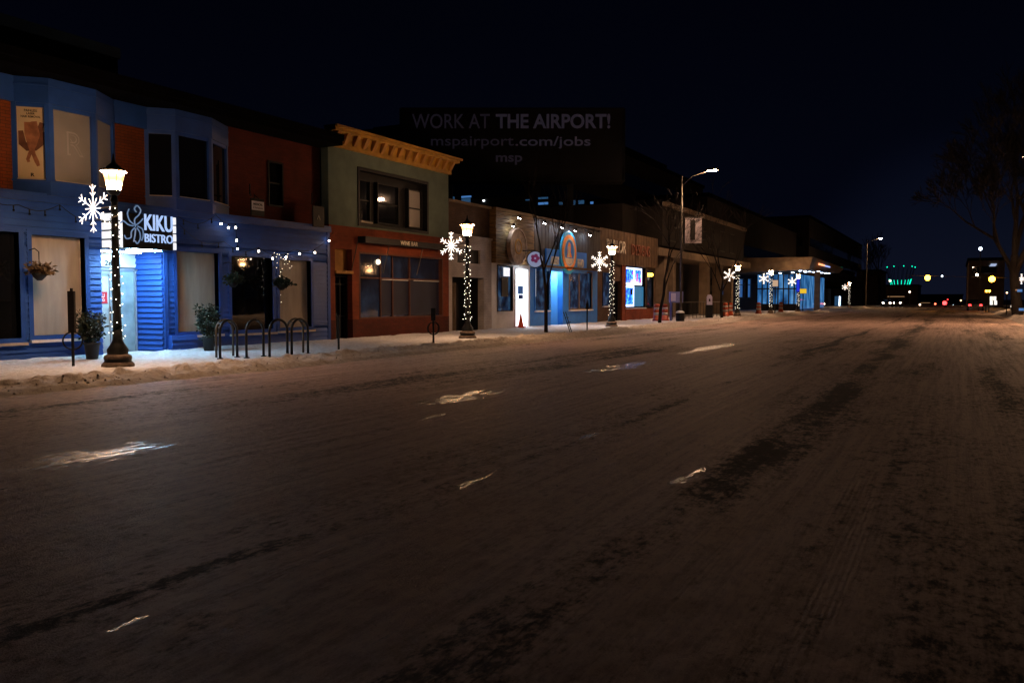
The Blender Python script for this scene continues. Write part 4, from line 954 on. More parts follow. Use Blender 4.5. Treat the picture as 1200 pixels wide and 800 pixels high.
MB(nf).box(0, 1.45, -.02, .02, pz1+.02, pz1+.07).build('arm', M['galv'], NS); MB(nf).box(.55, .85, .022, .03, pz0+.2, pz1-.1).build('printed_stripe', M['ink'], NS)

# bus station with a wedge canopy
T = thing('bus_station', (-22, 104, 0), 'bus station with a broad lit canopy and blue glass waiting hall', 'building')
TY = 100
c0, c1 = onY(880, 302, TY), onY(953, 301, TY); xr0, xr1 = c0.x, c1.x; zt = c1.z
yf = xr1 * ray(988, 330).y / ray(988, 330).x
m = MB(); m.hexa([Vector((xr0-4,TY,zt-1.7)), Vector((xr1-.5,TY+.5,zt-1.35)), Vector((xr1-.5,yf,zt-1.0)), Vector((xr0-4,yf,zt-1.2)), Vector((xr0-4,TY-.3,zt+.05)), Vector((xr1,TY-.3,zt)), Vector((xr1,yf+1,zt-.3)), Vector((xr0-4,yf,zt+.1))]).build('canopy', M['concrete'], T)
gl = MB(); a, b_ = onY(887, 350, TY+4).x, onY(937, 350, TY+4).x
gl.box(a, b_, TY+4, TY+4.1, .3, zt-1.8).box(b_-.1, b_, TY+4.1, yf-4, .3, zt-1.8).build('glass_wall', G_['station'], T)
for i in range(9):
    x = a + (b_-a)*i/8; MB().box(x-.07, x+.07, TY+3.9, TY+4.0, .1, zt-1.75).build('mullion', M['blackmetal'], T)
MB().box(a, b_, TY+3.88, TY+3.98, 2.6, 2.75).box(a, b_, TY+3.9, TY+4, .0, .9).build('transom', M['darkwall'], T)
p = onY(957, 350, TY+6); MB().box(p.x-.3, p.x+.3, TY+6, TY+6.6, 0, zt-1.2).build('column', M['concrete'], T)
for i in range(8):
    t_ = i/7; x = xr1-1.6; y_ = TY+1.5 + (yf-TY-4)*t_; MB().lathe((x, y_, zt-1.42+.35*t_-.04), [(.16,-.05),(.16,.0)], 10).build('downlight', E_['canopy'], T)
for i in range(5):
    x = xr0 + 1.5 + i*1.4; MB().lathe((x, TY+2.2, zt-1.72+.05*i), [(.16,-.05),(.16,.0)], 10).build('downlight', E_['canopy'], T)
MB().box(xr1+.02, xr1+.08, TY+4, TY+9, zt-.75, zt-.55).build('led_strip', E_['rainbow'], T); MB().box(xr1+.02, xr1+.08, TY+9, TY+14, zt-.75, zt-.6).build('led_strip', emi('lilac_led', (.4,.5,1), 1.2), T)

# ------------------------------------------------------------------ street furniture further on
def barrel(px, py, X, label, grp='orange barrels'):
    g = onX(px, py, X); g.z = .12; t = thing('traffic_barrel', g, label, 'traffic barrel', 'orange and white barrels on the far sidewalk')
    MB().lathe(g, [(.30,0),(.30,.08),(.24,.10),(.22,.35)], 12).build('base', M['barred'], t, True)
    MB().lathe(g, [(.218,.352),(.212,.52)], 12).build('white_band', M['barwhite'], t, True)
    MB().lathe(g, [(.21,.522),(.20,.70)], 12).build('orange_band', M['barred'], t, True); MB().lathe(g, [(.198,.702),(.19,.84)], 12).build('white_band', M['barwhite'], t, True); MB().lathe(g, [(.188,.842),(.17,1.02),(.05,1.06)], 12).build('orange_band', M['barred'], t, True)
barrel(770, 372, -16.6, 'orange barrel nearest the led window'); barrel(779, 372, -16.4, 'orange barrel just left of the pay station')
barrel(850, 368, -16.2, 'orange barrel left of the fourth lantern post'); barrel(856, 368, -16.9, 'orange barrel nearest the fourth lantern post')
barrel(889, 365, -16.2, 'lone orange barrel before the bus station glass'); barrel(915, 364, -16.2, 'orange barrel at the foot of the fifth lantern')
# pay station on twin legs
g = onX(792, 374, -16.0); g.z = .12
PS = thing('pay_station', g, 'blue lit pay station box on two legs beside the tall light pole', 'pay station')
pf = Fr((g.x, g.y), (.9, .43))
MB(pf).box(-.42, .42, -.2, .2, 1.25, 1.95).build('cabinet', mat('violet_grey_metal', (.16,.18,.42), .4, .2, 2), PS); MB(pf).box(-.36, -.05, .202, .23, 1.35, 1.85).build('front_panel', mat('pale_lilac_panel', (.5,.5,.75), .4, .1, 2), PS)
for s_ in (-1, 1): MB(pf).box(s_*.32-.06, s_*.32+.06, -.06, .06, 0, 1.25).build('leg', mat('blue_grey_leg', (.12,.14,.4), .5, .1, 2), PS)
g2 = onX(797, 375, -15.2); g2.z = .1
WB = thing('covered_bin', g2, 'small dark bin wearing a cap of snow under the tall pole', 'bin')
MB().lathe(g2, [(.24,0),(.27,.1),(.27,.50),(.25,.52)], 12).build('body', M['black'], WB); MB().lathe(g2, [(.27,.521),(.25,.60),(.12,.66),(.02,.67)], 12).build('snow_cap', M['snow'], WB, True)
g = onX(831, 370, -16.2); g.z = .1
KI = thing('parking_kiosk', g, 'black parking kiosk with a pale lit face', 'kiosk'); kf = Fr((g.x, g.y), (.9, .43))
MB(kf).box(-.24, .24, -.2, .2, 0, 1.05).build('cabinet', M['black'], KI); MB(kf).plate([(-.2,1.05),(.2,1.05),(.2,1.62),(.1,1.80),(-.1,1.80),(-.2,1.62)], -.12, .12).build('head', mat('kiosk_head', (.45,.42,.6), .4, .1, 2), KI); MB(kf).box(-.06,.06,.122,.13,1.3,1.5).build('arrow_mark', M['ink'], KI)
# railing before the colonnade
RL = thing('metal_railing', (-16.9, 62, .1), 'thin dark railing with slender posts before the colonnade', 'railing')
MB().tube([(-16.9,56,1.15+.1), (-16.9,72,1.25)], .025, 6).build('top_rail', M['galv'], RL); MB().tube([(-16.9,56,.3), (-16.9,72,.3)], .02, 6).build('bottom_rail', M['blackmetal'], RL)
for i in range(17): MB().tube([(-16.9,56+i,.05), (-16.9,56+i,1.25)], .02, 5).build('baluster', M['blackmetal'], RL)

# ------------------------------------------------------------------ lantern lamps with snowflakes
HL = 4.18
def lamp_proto():
    L = thing('street_lamp', (0,0,0), 'lantern', 'street lamp', 'lantern street lamps along the sidewalk')
    MB().lathe((0,0,0), [(.30,0),(.30,.10),(.26,.16),(.27,.22),(.20,.30),(.21,.40),(.13,.52),(.095,.60),(.085,.9)], 16).build('base', M['blackmetal'], L, True)
    MB().tube([(0,0,.9),(0,0,3.42),(0,0,3.46),(0,0,3.58)], [.085,.065,.085,.05], 12).build('post', M['blackmetal'], L, True)
    MB().lathe((0,0,0), [(.08,3.58),(.13,3.64),(.145,3.68)], 12).build('lantern_seat', M['blackmetal'], L)
    MB().lathe((0,0,0), [(.125,3.68),(.215,4.06)], 8, False).build('lantern_glass', E_['lamp'], L)
    MB().lathe((0,0,0), [(.205,4.075),(.252,4.066),(.25,4.09),(.16,4.14),(.05,4.24),(.03,4.30),(.012,4.42)], 8).build('lantern_cap', M['blackmetal'], L)
    MB().lathe((0,0,0), [(.222,4.058),(.243,4.056)], 16, False).build('added_light_ring', E_['ring'], L)  # invented ring under the cap, throws light down and spares the upper walls
    for k in range(8):
        a = 2*math.pi*(k+.5)/8; MB().tube([(.130*math.cos(a),.130*math.sin(a),3.68),(.220*math.cos(a),.220*math.sin(a),4.06)], .008, 4).build('lantern_rib', M['blackmetal'], L)
    MB().lathe((0,0,0), [(.33,-.02),(.315,.10),(.29,.125),(.265,.15)], 16).lathe((0,0,0), [(.275,.215),(.265,.27),(.215,.30)], 16).build('snow_collar', M['slush'], L, True)
    return L
def flake_proto():
    F_ = thing('snowflake_decoration', (0,0,0), 'flake', 'snowflake light', 'lit snowflakes mounted on the lantern posts')
    r = .0105; fr_ = Fr((0,0), (1,0)); c = (-.67, 3.34)
    for k in range(6):
        a = math.pi/2 + k*math.pi/3; d = (math.cos(a), math.sin(a)); q = (-d[1], d[0]); mb = MB()
        def P(t, s_): return fr_.p(c[0] + d[0]*t + q[0]*s_, .0, c[1] + d[1]*t + q[1]*s_)
        mb.tube([P(.04,0), P(.50,0)], r, 4)
        for t, s_ in ((.26,.08), (.39,.09)):
            for sg in (-1,1): mb.tube([P(t,0), P(t+s_*.9, sg*s_)], r*.9, 4)
        a2 = a + math.pi/6; d2 = (math.cos(a2), math.sin(a2))
        mb.tube([fr_.p(c[0]+d2[0]*.05, 0, c[1]+d2[1]*.05), fr_.p(c[0]+d2[0]*.24, 0, c[1]+d2[1]*.24)], r*.9, 4)
        mb.build('arm', E_['flake'], F_)
    MB().tube([fr_.p(c[0], -.03, c[1]), fr_.p(0, 0, c[1])], .014, 5).tube([fr_.p(c[0], -.03, c[1]-.2), fr_.p(0, 0, c[1]-.35)], .012, 5).build('bracket', M['blackmetal'], F_)
    MB().ball(fr_.p(c[0], .0, c[1]), .05, 8, 5).build('hub', E_['flake'], F_)
    return F_
def fairy_proto(n, single):
    S_ = thing('fairy_lights', (0,0,0), 'fairy', 'fairy lights', 'strings of fairy lights wound round the lantern posts')
    P = [];
    for i in range(200):
        t = i/199; a = t*2*math.pi*13; r = .098 + (.03 if t < .1 else 0) - .015*t; P.append(Vector((r*math.cos(a), r*math.sin(a), .62 + t*2.75)))
    MB().tube(P, .006, 3).build('wire', M['rubber'], S_)
    mb = MB()
    for i in range(n):
        t = (i+.5)/n; a = t*2*math.pi*13; r = .108 + (.03 if t < .1 else 0) - .015*t + random.uniform(0,.03); p = Vector((r*math.cos(a), r*math.sin(a), .62 + t*2.75 + random.uniform(-.07,.07)))
        if single: mb.ball(p, .016, 5, 3)
        else: MB().ball(p, .0105, 6, 4).build('bulb', E_['bulb'], S_)
    if single: mb.build('bulb_string', E_['bulb'], S_)
    return S_
lamp0, flake0, fairy0, fairy1 = lamp_proto(), flake_proto(), fairy_proto(72, False), fairy_proto(52, True)
fairy1['label'] = 'spare'
LX = -15.45
names = ['large lantern nearest the bistro door', 'lantern before the white brick building', 'lantern between the blue bar and the led window', 'lantern before the blue lit colonnade windows', 'lantern before the glass bus station', 'lantern under the far corner of the bus station canopy', 'small far lantern beyond the bus station canopy']
spots = [11.95, 26.3, 40.7, 68.8, 82.6, 98.3]
placed = [(LX, y) for y in spots]
q = onX(995, 350, LX); placed.append((LX, q.y))
used = {'l': False, 'f': False, 'a': False, 'b': False}
def take(proto, key):
    if not used[key]: used[key] = True; return proto
    return copy_tree(proto)
for i, (x, y) in enumerate(placed):
    z = .05
    o = take(lamp0, 'l'); o.location = (x, y, z); o['label'] = names[i]
    o = take(flake0, 'f'); o.location = (x, y, z); o['label'] = 'white glowing snowflake on the ' + names[i]
    if i < 3: o = take(fairy0, 'a')
    else: o = take(fairy1, 'b')
    o.location = (x, y, z); o.rotation_euler = (0,0,i*.9); o['label'] = 'dotted light string wound up the ' + names[i]
# the row goes on behind the photographer's left, and one more across the street
for k, (x, y, lb) in enumerate(((4.9, 42.5, 'lantern on the right sidewalk nearest the viewpoint'), (4.9, 56.5, 'lantern on the right sidewalk, second from the viewpoint'), (4.9, 70.5, 'lantern on the right sidewalk just outside the view'))):
    o = copy_tree(lamp0); o.location = (x, y, .05); o['label'] = lb
# right hand sidewalk
rx = 4.9; q = onX(1187, 350, rx); print('right lamp', q)
o = copy_tree(lamp0); o.location = (rx, q.y, .05); o['label'] = 'lantern behind the big tree on the right sidewalk'
o = copy_tree(flake0); o.location = (rx, q.y, .05); o.rotation_euler = (0,0,math.pi); o['label'] = 'lit snowflake behind the big tree on the right sidewalk'
o = copy_tree(fairy1); o.location = (rx, q.y, .05); o['label'] = 'light string on the post behind the big tree'
q2 = onX(1151, 350, 4.9)
o = copy_tree(fairy1); o.location = (4.9, q2.y, .05); o['label'] = 'light string on the far post past the big tree'
o = copy_tree(lamp0); o.location = (4.9, q2.y, .05); o['label'] = 'far small lantern past the big tree'

# ------------------------------------------------------------------ tall cobra head street light
def cobra(px, pyb, X, top, arm, label, em='cobra', dirx=1):
    g = onX(px, 350, X); g.z = 0
    c_ = thing('street_light', g, label, 'street light', 'tall street lights')
    MB().tube([g, g+Vector((0,0,top*.5)), g+Vector((0,0,top))], [.085,.07,.05], 10).build('pole', M['galv'], c_, True)
    MB().lathe(g, [(.25,0),(.25,.12),(.16,.2)], 10).build('base', M['galv'], c_)
    e1 = g + Vector((arm*dirx, 0, top+.25)); MB().tube([g+Vector((0,0,top-.6)), g+Vector((arm*.35*dirx,0,top-.05)), e1], [.035,.03,.028], 7).build('arm', M['galv'], c_, True)
    MB().box(e1.x-.35, e1.x+.35, e1.y-.16, e1.y+.16, e1.z-.02, e1.z+.10).build('head', M['galv'], c_)
    MB().box(e1.x-.25, e1.x+.25, e1.y-.11, e1.y+.11, e1.z-.07, e1.z-.022).build('lens', E_[em], c_)
    return c_
cobra(798, 375, LX, 9.2, 1.9, 'tall pole with one bright lamp reaching over the road')
cobra(1015, 365, -13, 11, 2.0, 'far pole with a small pale lamp beside the dark trees', 'lampfar')
c_ = cobra(1180, 375, 5.4, 9.2, 1.9, 'tall light added at the right to brighten the far road', dirx=-1); c_.location.y = 56  # extra pole put in to lift the brightness of the far road
# ------------------------------------------------------------------ bare trees
def tree(loc, h, r, label, depth, seedv, spread=.5, name='bare_tree', trunkh=.3, grp=None, kk=(2,3), lean=(0,0), minr=.006):
    rnd = random.Random(seedv); t = thing(name, loc, label, 'tree', grp); tr = MB(); tw = MB()
    def grow(p, d, L, rad, lv):
        pts = [p]; q = p.copy(); dd = d.copy()
        for i in range(3):
            dd = (dd + Vector((rnd.uniform(-1,1), rnd.uniform(-1,1), rnd.uniform(-.3,.6)))*.16).normalized(); q = q + dd*L/3; pts.append(q.copy())
        r2 = rad*.62
        (tr if lv < 2 else tw).tube(pts, [rad, rad*.87, rad*.75, r2], 7 if lv < 2 else (4 if lv < 4 else 3), False)
        if lv >= depth or r2 < minr*.5: return
        for k in range(rnd.choice(kk) + (1 if lv == 0 else 0)):
            s_ = spread*rnd.uniform(.5,1.25); a = rnd.uniform(0, 6.28)
            x = dd.orthogonal().normalized(); y = dd.cross(x)
            nd = (dd*math.cos(s_) + (x*math.cos(a) + y*math.sin(a))*math.sin(s_) + Vector((0,0,.08))).normalized()
            grow(pts[-1] if k < 2 else pts[2], nd, L*rnd.uniform(.62,.85), max(r2*rnd.uniform(.7,.95), minr), lv+1)
    g = Vector(loc); grow(g - Vector((0,0,.1)), Vector((lean[0], lean[1], 1)).normalized(), h*trunkh, r, 0)
    tr.build('trunk', M['bark'], t, True); tw.build('crown', M['bark'], t)
    return t
gp = 'bare street trees'
p = onX(640, 390, -15.2); tree((-15.2, p.y, .08), 5.4, .085, 'thin dark sapling in front of the blue bar', 4, 11, .42, trunkh=.5, grp=gp, minr=.008)
p = onX(773, 376, -15.3); tree((-15.3, p.y, .08), 8.5, .11, 'bare tree in front of the led window', 6, 5, .5, trunkh=.32, grp=gp, minr=.012)
p = onX(846, 366, -15.6); tree((-15.6, p.y, .08), 9, .11, 'bare tree left of the fourth lantern', 5, 8, .45, trunkh=.33, grp=gp, minr=.014)
p = onX(1176, 372, 5.2); tree((4.15, 74, .1), 20, .42, 'huge bare tree standing on the snow bank at the right', 8, 21, .48, trunkh=.24, grp=gp, minr=.02, kk=(3,3))
tree((7.4, 52, .1), 17, .35, 'dark bare tree whose twigs fill the top right', 8, 33, .5, trunkh=.26, grp=gp, minr=.02, kk=(3,3))
for k, (px, Y, h) in enumerate(((1012, 190, 13), (1030, 200, 15), (972, 240, 14))):
    p = onY(px, 362, Y); tree((p.x, Y, 0), h, .3, ('far bare tree beside the tall pole', 'far bare tree between the pole and the green crown', 'far bare tree beyond the canopy tip')[k], 6, 40+k, .45, trunkh=.28, grp=gp, minr=.035)

# ------------------------------------------------------------------ billboard and the dark blocks behind the shops
dep_ = 56.0
cR = cam.matrix_basis.to_3x3() if False else None
def at_depth(px, py, D):
    r = ray(px, py); k = D / math.hypot(*ray(600, 350).xy) ; return Vector((r.x*k, r.y*k, CAMH + r.z*k))
pl, pr = at_depth(470, 170, dep_), at_depth(731, 170, dep_)
bd = Vector((pr.x-pl.x, pr.y-pl.y, 0)); BF = Fr((pl.x, pl.y), (bd.x, bd.y))
if BF.n.dot(Vector((pl.x, pl.y, 0))) > 0: BF = Fr((pl.x, pl.y), (bd.x, bd.y), (-BF.n.x, -BF.n.y))
BL = bd.length
def bz(py): return at_depth(600, py, dep_).z
BB = thing('billboard', (pl+pr)/2, 'large dark billboard reading WORK AT THE AIRPORT above the roofs', 'billboard')
MB(BF).box(0, BL, -.5, 0, bz(212), bz(128)).build('face', mat('billboard_black', (.006,.006,.008), .7, .2, 1), BB)
MB(BF).box(-.08, 0, -.5, .06, bz(212), bz(128)).box(BL, BL+.08, -.5, .06, bz(212), bz(128)).box(0, BL, -.5, .06, bz(128), bz(127)).build('frame', M['black'], BB)
MB(BF).box(BL*.2, BL*.2+.4, -1, -.55, 3, bz(212)).box(BL*.75, BL*.75+.4, -1, -.55, 3, bz(212)).box(0, BL, -.9, .8, bz(214), bz(213)).build('support', M['blackmetal'], BB)
def bu(px): return BL*(px-470)/261
text('lettering', 'WORK AT', BF, bu(483), bu(574), bz(151), bz(134), .01, E_['letter_glow_dim'], BB, .02, bold=.005)
text('lettering', 'THE AIRPORT!', BF, bu(581), bu(715), bz(151), bz(134), .01, E_['letter_glow'], BB, .02, bold=.025)
text('lettering', 'mspairport', BF, bu(505), bu(602), bz(174.5), bz(160), .01, E_['letter_glow_dim'], BB, .02, bold=.005)
text('lettering', '.com/jobs', BF, bu(604), bu(692), bz(174.5), bz(160), .01, E_['letter_glow'], BB, .02, bold=.01)
text('lettering', 'msp', BF, bu(581), bu(612), bz(193), bz(182), .01, E_['letter_glow_dim'], BB, .02, bold=.02)

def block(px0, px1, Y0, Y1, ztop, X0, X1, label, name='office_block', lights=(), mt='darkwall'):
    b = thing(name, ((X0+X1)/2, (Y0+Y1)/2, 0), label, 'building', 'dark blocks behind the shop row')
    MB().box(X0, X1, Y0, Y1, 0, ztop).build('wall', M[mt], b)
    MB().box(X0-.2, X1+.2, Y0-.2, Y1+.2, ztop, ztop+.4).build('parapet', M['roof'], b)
    z = 3.5
    while z < ztop - 2.5:
        s = MB()
        s.box(X1, X1+.05, Y0+1, Y1-1, z, z+1.4).box(X0+1, X1-1, Y0-.05, Y0, z, z+1.4)
        s.build('window_band', M['glass'], b); z += 3.4
    for (px, py, wpx, hpx, em) in lights:
        p = onY(px, py, Y0-.1); k = Y0/FOC/ .9
        MB().box(p.x, p.x + wpx*k*1.1, Y0-.15, Y0-.06, p.z - hpx*k, p.z).build('lit_window', E_[em], b)
    return b
block(0, 0, 66, 120, 17.0, -70, -32, 'wide dark office block behind the billboard with scattered blue windows', lights=((526,231,7,7,'farblue2'),(541,230,12,2,'farblue'),(541,233,11,6,'farblue2'),(566,234.5,2,1.5,'farwhite'),(555,242,2,1.5,'farwhite'),(526,243,2,1.5,'farwhite'),(631,231.5,11,2,'farblue2'),(631,237.5,11,2.5,'farblue'),(655,237,4,3,'farblue2'),(670,235,4,5,'farblue2'),(678,235,6,4,'farblue2'),(692,236.5,3,2.5,'farblue'),(616,234,5,1,'farblue2')))
block(0, 0, 84, 128, 21.5, -62, -40, 'tall dark block rising above the colonnade building')
block(0, 0, 92, 150, 12.5, -40, -24, 'low dark block behind the bus station')
block(0, 0, 150, 240, 15, -46, -22, 'dark block beyond the bus station canopy')

# ------------------------------------------------------------------ end of the street
def farbuild(px0, px1, py0, Y, label, depth=20, mt='brownpanel', lights=(), name='far_building'):
    a, b_ = onY(px0, 362, Y), onY(px1, 362, Y); zt = onY((px0+px1)/2, py0, Y).z
    b = thing(name, ((a.x+b_.x)/2, Y, 0), label, 'building', 'buildings at the far end of the street')
    MB().box(a.x, b_.x, Y, Y+depth, 0, zt).build('wall', M[mt], b); MB().box(a.x-.2, b_.x+.2, Y-.2, Y+depth+.2, zt, zt+.4).build('parapet', M['roof'], b)
    for (qx0, qx1, qy0, qy1, em) in lights:
        p = onY(qx0, qy1, Y); q = onY(qx1, qy0, Y); f = MB().box(p.x-.1, q.x+.1, Y-.06, Y, p.z-.1, q.z+.1).build('window', M['black'], b)
        MB().box(p.x, q.x, Y-.09, Y-.06, p.z, q.z).build('pane', E_[em], f)
    return b
farbuild(1003, 1030, 318, 215, 'narrow far building with a tall warm lit window', lights=((1005,1007,341,346,'shopwarm'),(1008.5,1010.5,338,346,'shopwarm'),(1004,1007,351,356,'farwhite')))
farbuild(1035, 1075, 335, 260, 'far drum topped building below the green lit crown', 24, lights=((1040,1060,347,348,'shopwarm'),))
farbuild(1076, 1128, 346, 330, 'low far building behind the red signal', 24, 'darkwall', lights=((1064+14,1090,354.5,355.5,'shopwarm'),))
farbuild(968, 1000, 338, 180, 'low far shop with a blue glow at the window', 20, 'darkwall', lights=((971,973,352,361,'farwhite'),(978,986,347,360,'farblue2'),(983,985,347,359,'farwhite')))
fb_ = farbuild(1134, 1176, 305, 150, 'tall right side building with a lit glass stair', 30, 'concrete', lights=())
for k in range(8):
    p = onY(1155.5 + 6.5*(1-k/7) - 3.2, 319 - (319-310)*(1-k/7)*1.0, 150); p = onY(1154 + k*1.0, 319 - k*1.3, 149.9)
    MB().box(p.x, p.x+.8, 149.82, 149.93, p.z-.1, p.z+.12).build('stair_light', E_['stair'] if 'stair' in E_ else E_.setdefault('stair', emi('stair_light', (.35,.42,.6), 1.0)), fb_)
q0, q1 = onY(1135, 322, 149.8), onY(1138, 309, 149.8); MB().box(q0.x, q1.x, 149.7, 149.9, q0.z, q1.z).build('corner_pier', M['concrete'], fb_)
q0, q1 = onY(1139, 320, 149.8), onY(1168, 312, 149.8); MB().box(q0.x, q1.x, 149.75, 149.93, q0.z, q1.z).build('window_band', M['glass'], fb_)
# right side shops, mostly behind the tree
rb = thing('right_side_building', (20, 90, 0), 'dark brick building on the right sidewalk behind the big tree', 'building')
MB().box(10.5, 30, 70, 140, 0, 9).build('wall', M['brownbrick'], rb); MB().box(10.3, 30, 69.8, 140, 9, 9.4).build('parapet', M['roof'], rb)
for (px0, px1, py0, py1, em) in ((1192,1198,339,342,'farblue'),(1194,1200,361,364,'farblue'),(1190,1196,339,340.5,'shopwarm')):
    p, q = onX(px0, py1, 10.49), onX(px1, py0, 10.49)
    p, q = onY(px0, py1, 69.9), onY(px1, py0, 69.9); MB().box(p.x, q.x, 69.85, 69.97, p.z, q.z).build('lit_window', E_[em], rb)
# crown of green lights on a round drum
cx = onY(1055, 322, 268); kk_ = 268/FOC/.89
CR = thing('green_light_crown', (cx.x, 268, cx.z-3), 'flared crown of green light rods above the far rooftops', 'light sculpture')
MB().lathe((cx.x, 268, 0), [(2.6, 4), (2.6, cx.z-3.0), (2.7, cx.z-2.9)], 20).build('drum', M['darkwall'], CR)
for k in range(18):
    a = 2*math.pi*k/18; b0_ = Vector((cx.x + 2.5*math.cos(a), 268 + 2.5*math.sin(a), onY(1055,333.5,268).z)); t0_ = Vector((cx.x + 3.8*math.cos(a), 268 + 3.8*math.sin(a), onY(1055,314,268).z))
    t0_.z += .55*math.sin(a); b0_.z += .25*math.sin(a)
    if math.sin(a) < .2: MB().tube([b0_, b0_.lerp(t0_, .34)], .06, 4).build('light_rod', E_['greencrown'], CR)
    MB().tube([b0_.lerp(t0_,.30), t0_], .05, 4).build('rod', M['blackmetal'], CR)
    if math.sin(a) > -.1 and k % 2 == 0: MB().ball(t0_ + Vector((0,0,.15)), .17, 6, 4).build('rod_tip', E_['greencrown'], CR)
# signals
def signal(px, py, Y, em, r, label, cat='traffic signal', name='traffic_signal', mast=True, grp='signals at the crossing'):
    p = onY(px, py, Y); t = thing(name, (p.x, Y, 0), label, cat, grp)
    MB().box(p.x-.2, p.x+.2, Y+.02, Y+.25, p.z-.6, p.z+.6).build('housing', M['black'], t)
    MB().tube([(p.x, Y+.0, p.z), (p.x, Y-.08, p.z)], r, 12).build('lens', E_[em], t)
    MB().tube([(p.x, Y+.15, 0), (p.x, Y+.15, p.z-.5)], .06, 6).build('pole', M['blackmetal'], t)
signal(1107, 355, 170, 'red', .36, 'red signal low over the road at the far crossing'); signal(958, 348.5, 128, 'red', .30, 'red signal by the bus station column')
signal(1110.5, 351, 200, 'red', .10, 'tiny second red signal just above the first')
signal(962.5, 342.5, 135, 'amber', .3, 'amber light just right of the bus station column')
sw1 = thing('signal_span_wire', (0, 118, 7), 'thin wire carrying two amber beacons over the road', 'wire')
pa, pb = onY(1060, 322.5, 118), onY(1200, 326, 118)
MB().tube([pa, pb], .025, 4).build('wire', M['galv'], sw1)
for k, (px, py, em, r, lb) in enumerate(((1087, 325.5, 'amber', .34, 'amber beacon hanging over the middle of the road'), (1162.5, 327, 'amber', .36, 'amber beacon hanging over the right lane'), (1104, 323.5, 'farwhite', .12, 'small pale light on the span wire'), (1145, 322, 'head', .14, 'warm white light on the span wire'))):
    p = onY(px, py, 117.5); t = thing('hanging_beacon', p, lb, 'beacon', 'lights over the crossing')
    MB().ball(p, r, 10, 6).build('lens', E_[em], t); MB().tube([p, p + Vector((0,.5,.5))], .03, 4).build('hanger', M['blackmetal'], t)
for k, (px, py, Y, em, r, lb) in enumerate(((1156,341,110,'amber',.13,'left amber lamp of the pair below the beacon'), (1159.5,341,110,'amber',.13,'right amber lamp of the pair below the beacon'), (1149,291.5,120,'farwhite',.22,'blue white light high on the right building'), (1188,318,64,'head',.01,'x'))):
    if lb == 'x': continue
    p = onY(px, py, Y); t = thing('wall_lamp', p, lb, 'lamp', 'lamps by the right side building')
    MB().ball(p, r, 8, 5, ).build('globe', E_[em], t); MB().tube([p+Vector((0,.1,0)), Vector((p.x, Y+.4, .0))], .05, 5).build('post', M['blackmetal'], t)
# lit far windows frame on right (decorations)
for k, (px, py) in enumerate(((1160,350),(1164,350),(1160,355),(1165,355))):
    p = onY(px, py, 108); t = thing('light_net', p, ('upper left', 'upper right', 'lower left', 'lower right')[k] + ' square of white lights below the amber pair', 'string lights', 'white light nets on the right sidewalk')
    MB().box(p.x, p.x+.28, 108, 108.03, p.z-.2, p.z+.25).build('net', emi('net_light', (1,.93,.8), 1.3, False), t)
# cars at the far end
def car(px, Y, label, front=True, sc=1.0, mt='carpaint'):
    p = onY(px, 362, Y); x = p.x; s = -1
    c_ = thing('car', (x, Y, 0), label, 'car', 'cars waiting at the far end of the street')
    b = MB(); prof = [(0,.35),(0,.75),(.15,.88),(1.1,.98),(1.7,1.42),(3.1,1.45),(3.9,1.02),(4.4,.95),(4.5,.7),(4.5,.35)]
    cf = Fr((x-.9, Y), (0,1), (1,0)); b.plate(prof, 0, 1.8, cf); b.build('body', M[mt], c_)
    MB(cf).plate([(1.25,1.0),(1.72,1.36),(3.05,1.38),(3.6,1.04)], -.01, 1.81).build('window', M['glass'], c_)
    MB(Fr((x-.8, Y),(1,0),(0,-1))).plate([(0.1,.99),(1.5,.99),(1.35,1.36),(.25,1.36)], -1.45, -1.2).build('windscreen', M['glass'], c_)
    for u in (.85, 3.6):
        for w_ in (-.01, 1.62): MB(cf).ring(u, .33, 0, .33, w_, w_+.2, 14).build('wheel', M['rubber'], c_)
    for u in (.15, 1.35):
        MB(Fr((x-.9, Y),(1,0),(0,-1))).box(u, u+.28, 0.0, .04, .62, .80).build('headlight' if front else 'tail_light', E_['head' if front else 'red'], c_)
car(1039, 175, 'car with bright headlights at the left of the far pair'); car(1051, 185, 'car with bright headlights at the right of the far pair')
car(1143, 120, 'dark car showing two red tail lights at the right', False)
# signs by the station
def smallsign(px0, px1, py0, py1, X, em, label, name='lit_sign'):
    p = onX(px0, py1, X); q = onX(px1, py0, X); t = thing(name, (p.x, p.y, .1), label, 'sign', 'lit signs by the bus station')
    k = p.y/FOC/.89; W = (px1-px0)*k; f = Fr((p.x, p.y), (.9,.43)); h = (py1-py0)*k
    MB(f).box(0, W, -.05, .0, p.z, p.z+h).build('frame', M['black'], t)
    MB(f).box(.03, W-.03, .001, .009, p.z+.03, p.z+h-.03).build('face', E_[em] if isinstance(em, str) else em, t); MB(f).box(W/2-.04, W/2+.04, -.04, .02, .05, p.z).build('post', M['blackmetal'], t)
warmface = emi('warm_sign_face', (.62,.42,.28), .8)
smallsign(905, 911, 329, 336, -14.6, warmface, 'tan lit sign beside the fifth lantern'); smallsign(933, 936.5, 329, 342, -14.6, emi('deep_blue_sign', (.01,.03,.7), .9), 'tall deep blue lit sign before the station')
smallsign(937, 944, 339, 344, -14.6, emi('yellow_sign', (.8,.5,.03), 1.0), 'wide yellow lit sign right of the tall blue sign')
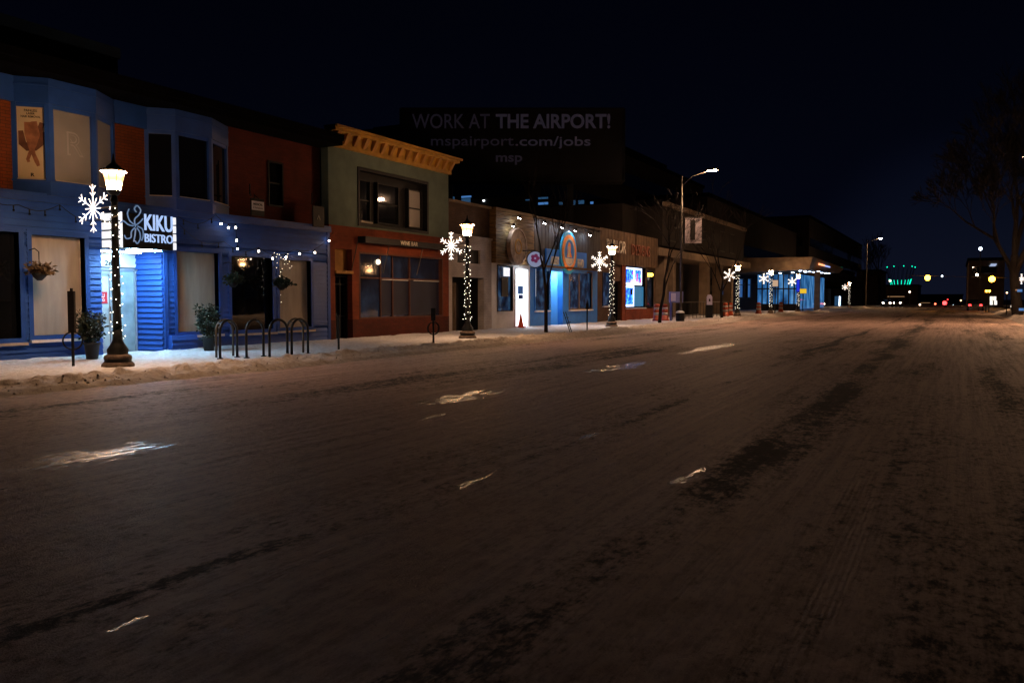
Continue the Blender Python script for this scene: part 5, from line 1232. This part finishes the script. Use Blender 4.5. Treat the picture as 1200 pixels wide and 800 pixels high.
# cluster of warm lights far down the left side
words = 'one two three four five six seven eight nine ten eleven twelve thirteen fourteen'.split()
pxs_ = [1012 + (k*7 % 19) + random.random()*2 for k in range(14)]; rank = {k: r_ for r_, k in enumerate(sorted(range(14), key=lambda k: pxs_[k]))}
for k in range(14):
    px = pxs_[k]; py = 348 + (k*5 % 12); Y = 230 + k
    p = onY(px, py, Y); t = thing('far_lamp', p, 'warm far lamp, number %s from the left in the bright cluster by the far trees' % words[rank[k]], 'lamp', 'cluster of distant shop lights')
    MB().ball(p, random.uniform(.25,.6), 8, 5).build('globe', E_['rainbow'] if k % 5 == 2 else emi('far_globe', (1,.58,.30), random.uniform(4, 14)), t); MB().tube([p, (p.x, p.y+.3, 0)], .05, 4).build('post', M['blackmetal'], t)
for k, (px, py, Y) in enumerate(((1043,329,200),(1066,342,210))):
    p = onY(px, py, Y); t = thing('far_lamp', p, ('small far lamp at the left rim of the green crown', 'small far lamp on a pole right of the green crown')[k], 'lamp', 'cluster of distant shop lights')
    MB().ball(p, .25, 8, 5).build('globe', emi('far_globe', (1,.8,.6), 3), t); MB().tube([p, (p.x, p.y+.3, 0)], .07, 4).build('post', M['galv'], t)
extra = [(1078, 357, 210, (1,.7,.45), 5, .22, 'warm'), (1084, 359, 240, (1,.85,.7), 4, .2, 'pale'), (1096, 356, 215, (1,.15,.08), 6, .2, 'red'), (1117, 358, 230, (.7,.8,1), 4, .2, 'blue white'), (1126, 352, 190, (1,.6,.3), 4, .16, 'warm'), (1135, 358.5, 150, (.7,.85,1), 6, .2, 'blue white'), (1138, 347, 160, (1,.8,.6), 4, .12, 'pale'), (1149, 358.5, 125, (1,.75,.5), 7, .16, 'warm'), (966, 356, 170, (1,.8,.6), 4, .16, 'pale'), (990, 356, 185, (.6,.75,1), 4, .2, 'blue white'), (1001, 351, 190, (1,.6,.3), 6, .2, 'warm'), (1180, 343, 80, (1,.6,.3), 5, .07, 'warm')]
wh = ['right of the green crown', 'just right of the green crown pole', 'left of the low red signal', 'right of the low red signal', 'left of the right hand tower', 'below the right hand tower, low', 'at the left edge of the right hand tower', 'beside the red tail lights', 'right of the canopy column', 'left of the last small lantern', 'at the foot of the far tall pole', 'beside the big tree trunk']
for (px, py, Y, c, st, r, nm), wr in zip(extra, wh):
    p = onY(px, py, Y); t = thing('far_lamp', p, 'small %s light far away %s' % (nm, wr), 'lamp', 'scattered lights at the end of the street')
    MB().ball(p, r, 8, 5).build('globe', emi('far_point', c, st), t); MB().tube([p, (p.x, p.y+.2, 0)], .04, 4).build('post', M['blackmetal'], t)
print('objects', len(bpy.data.objects))
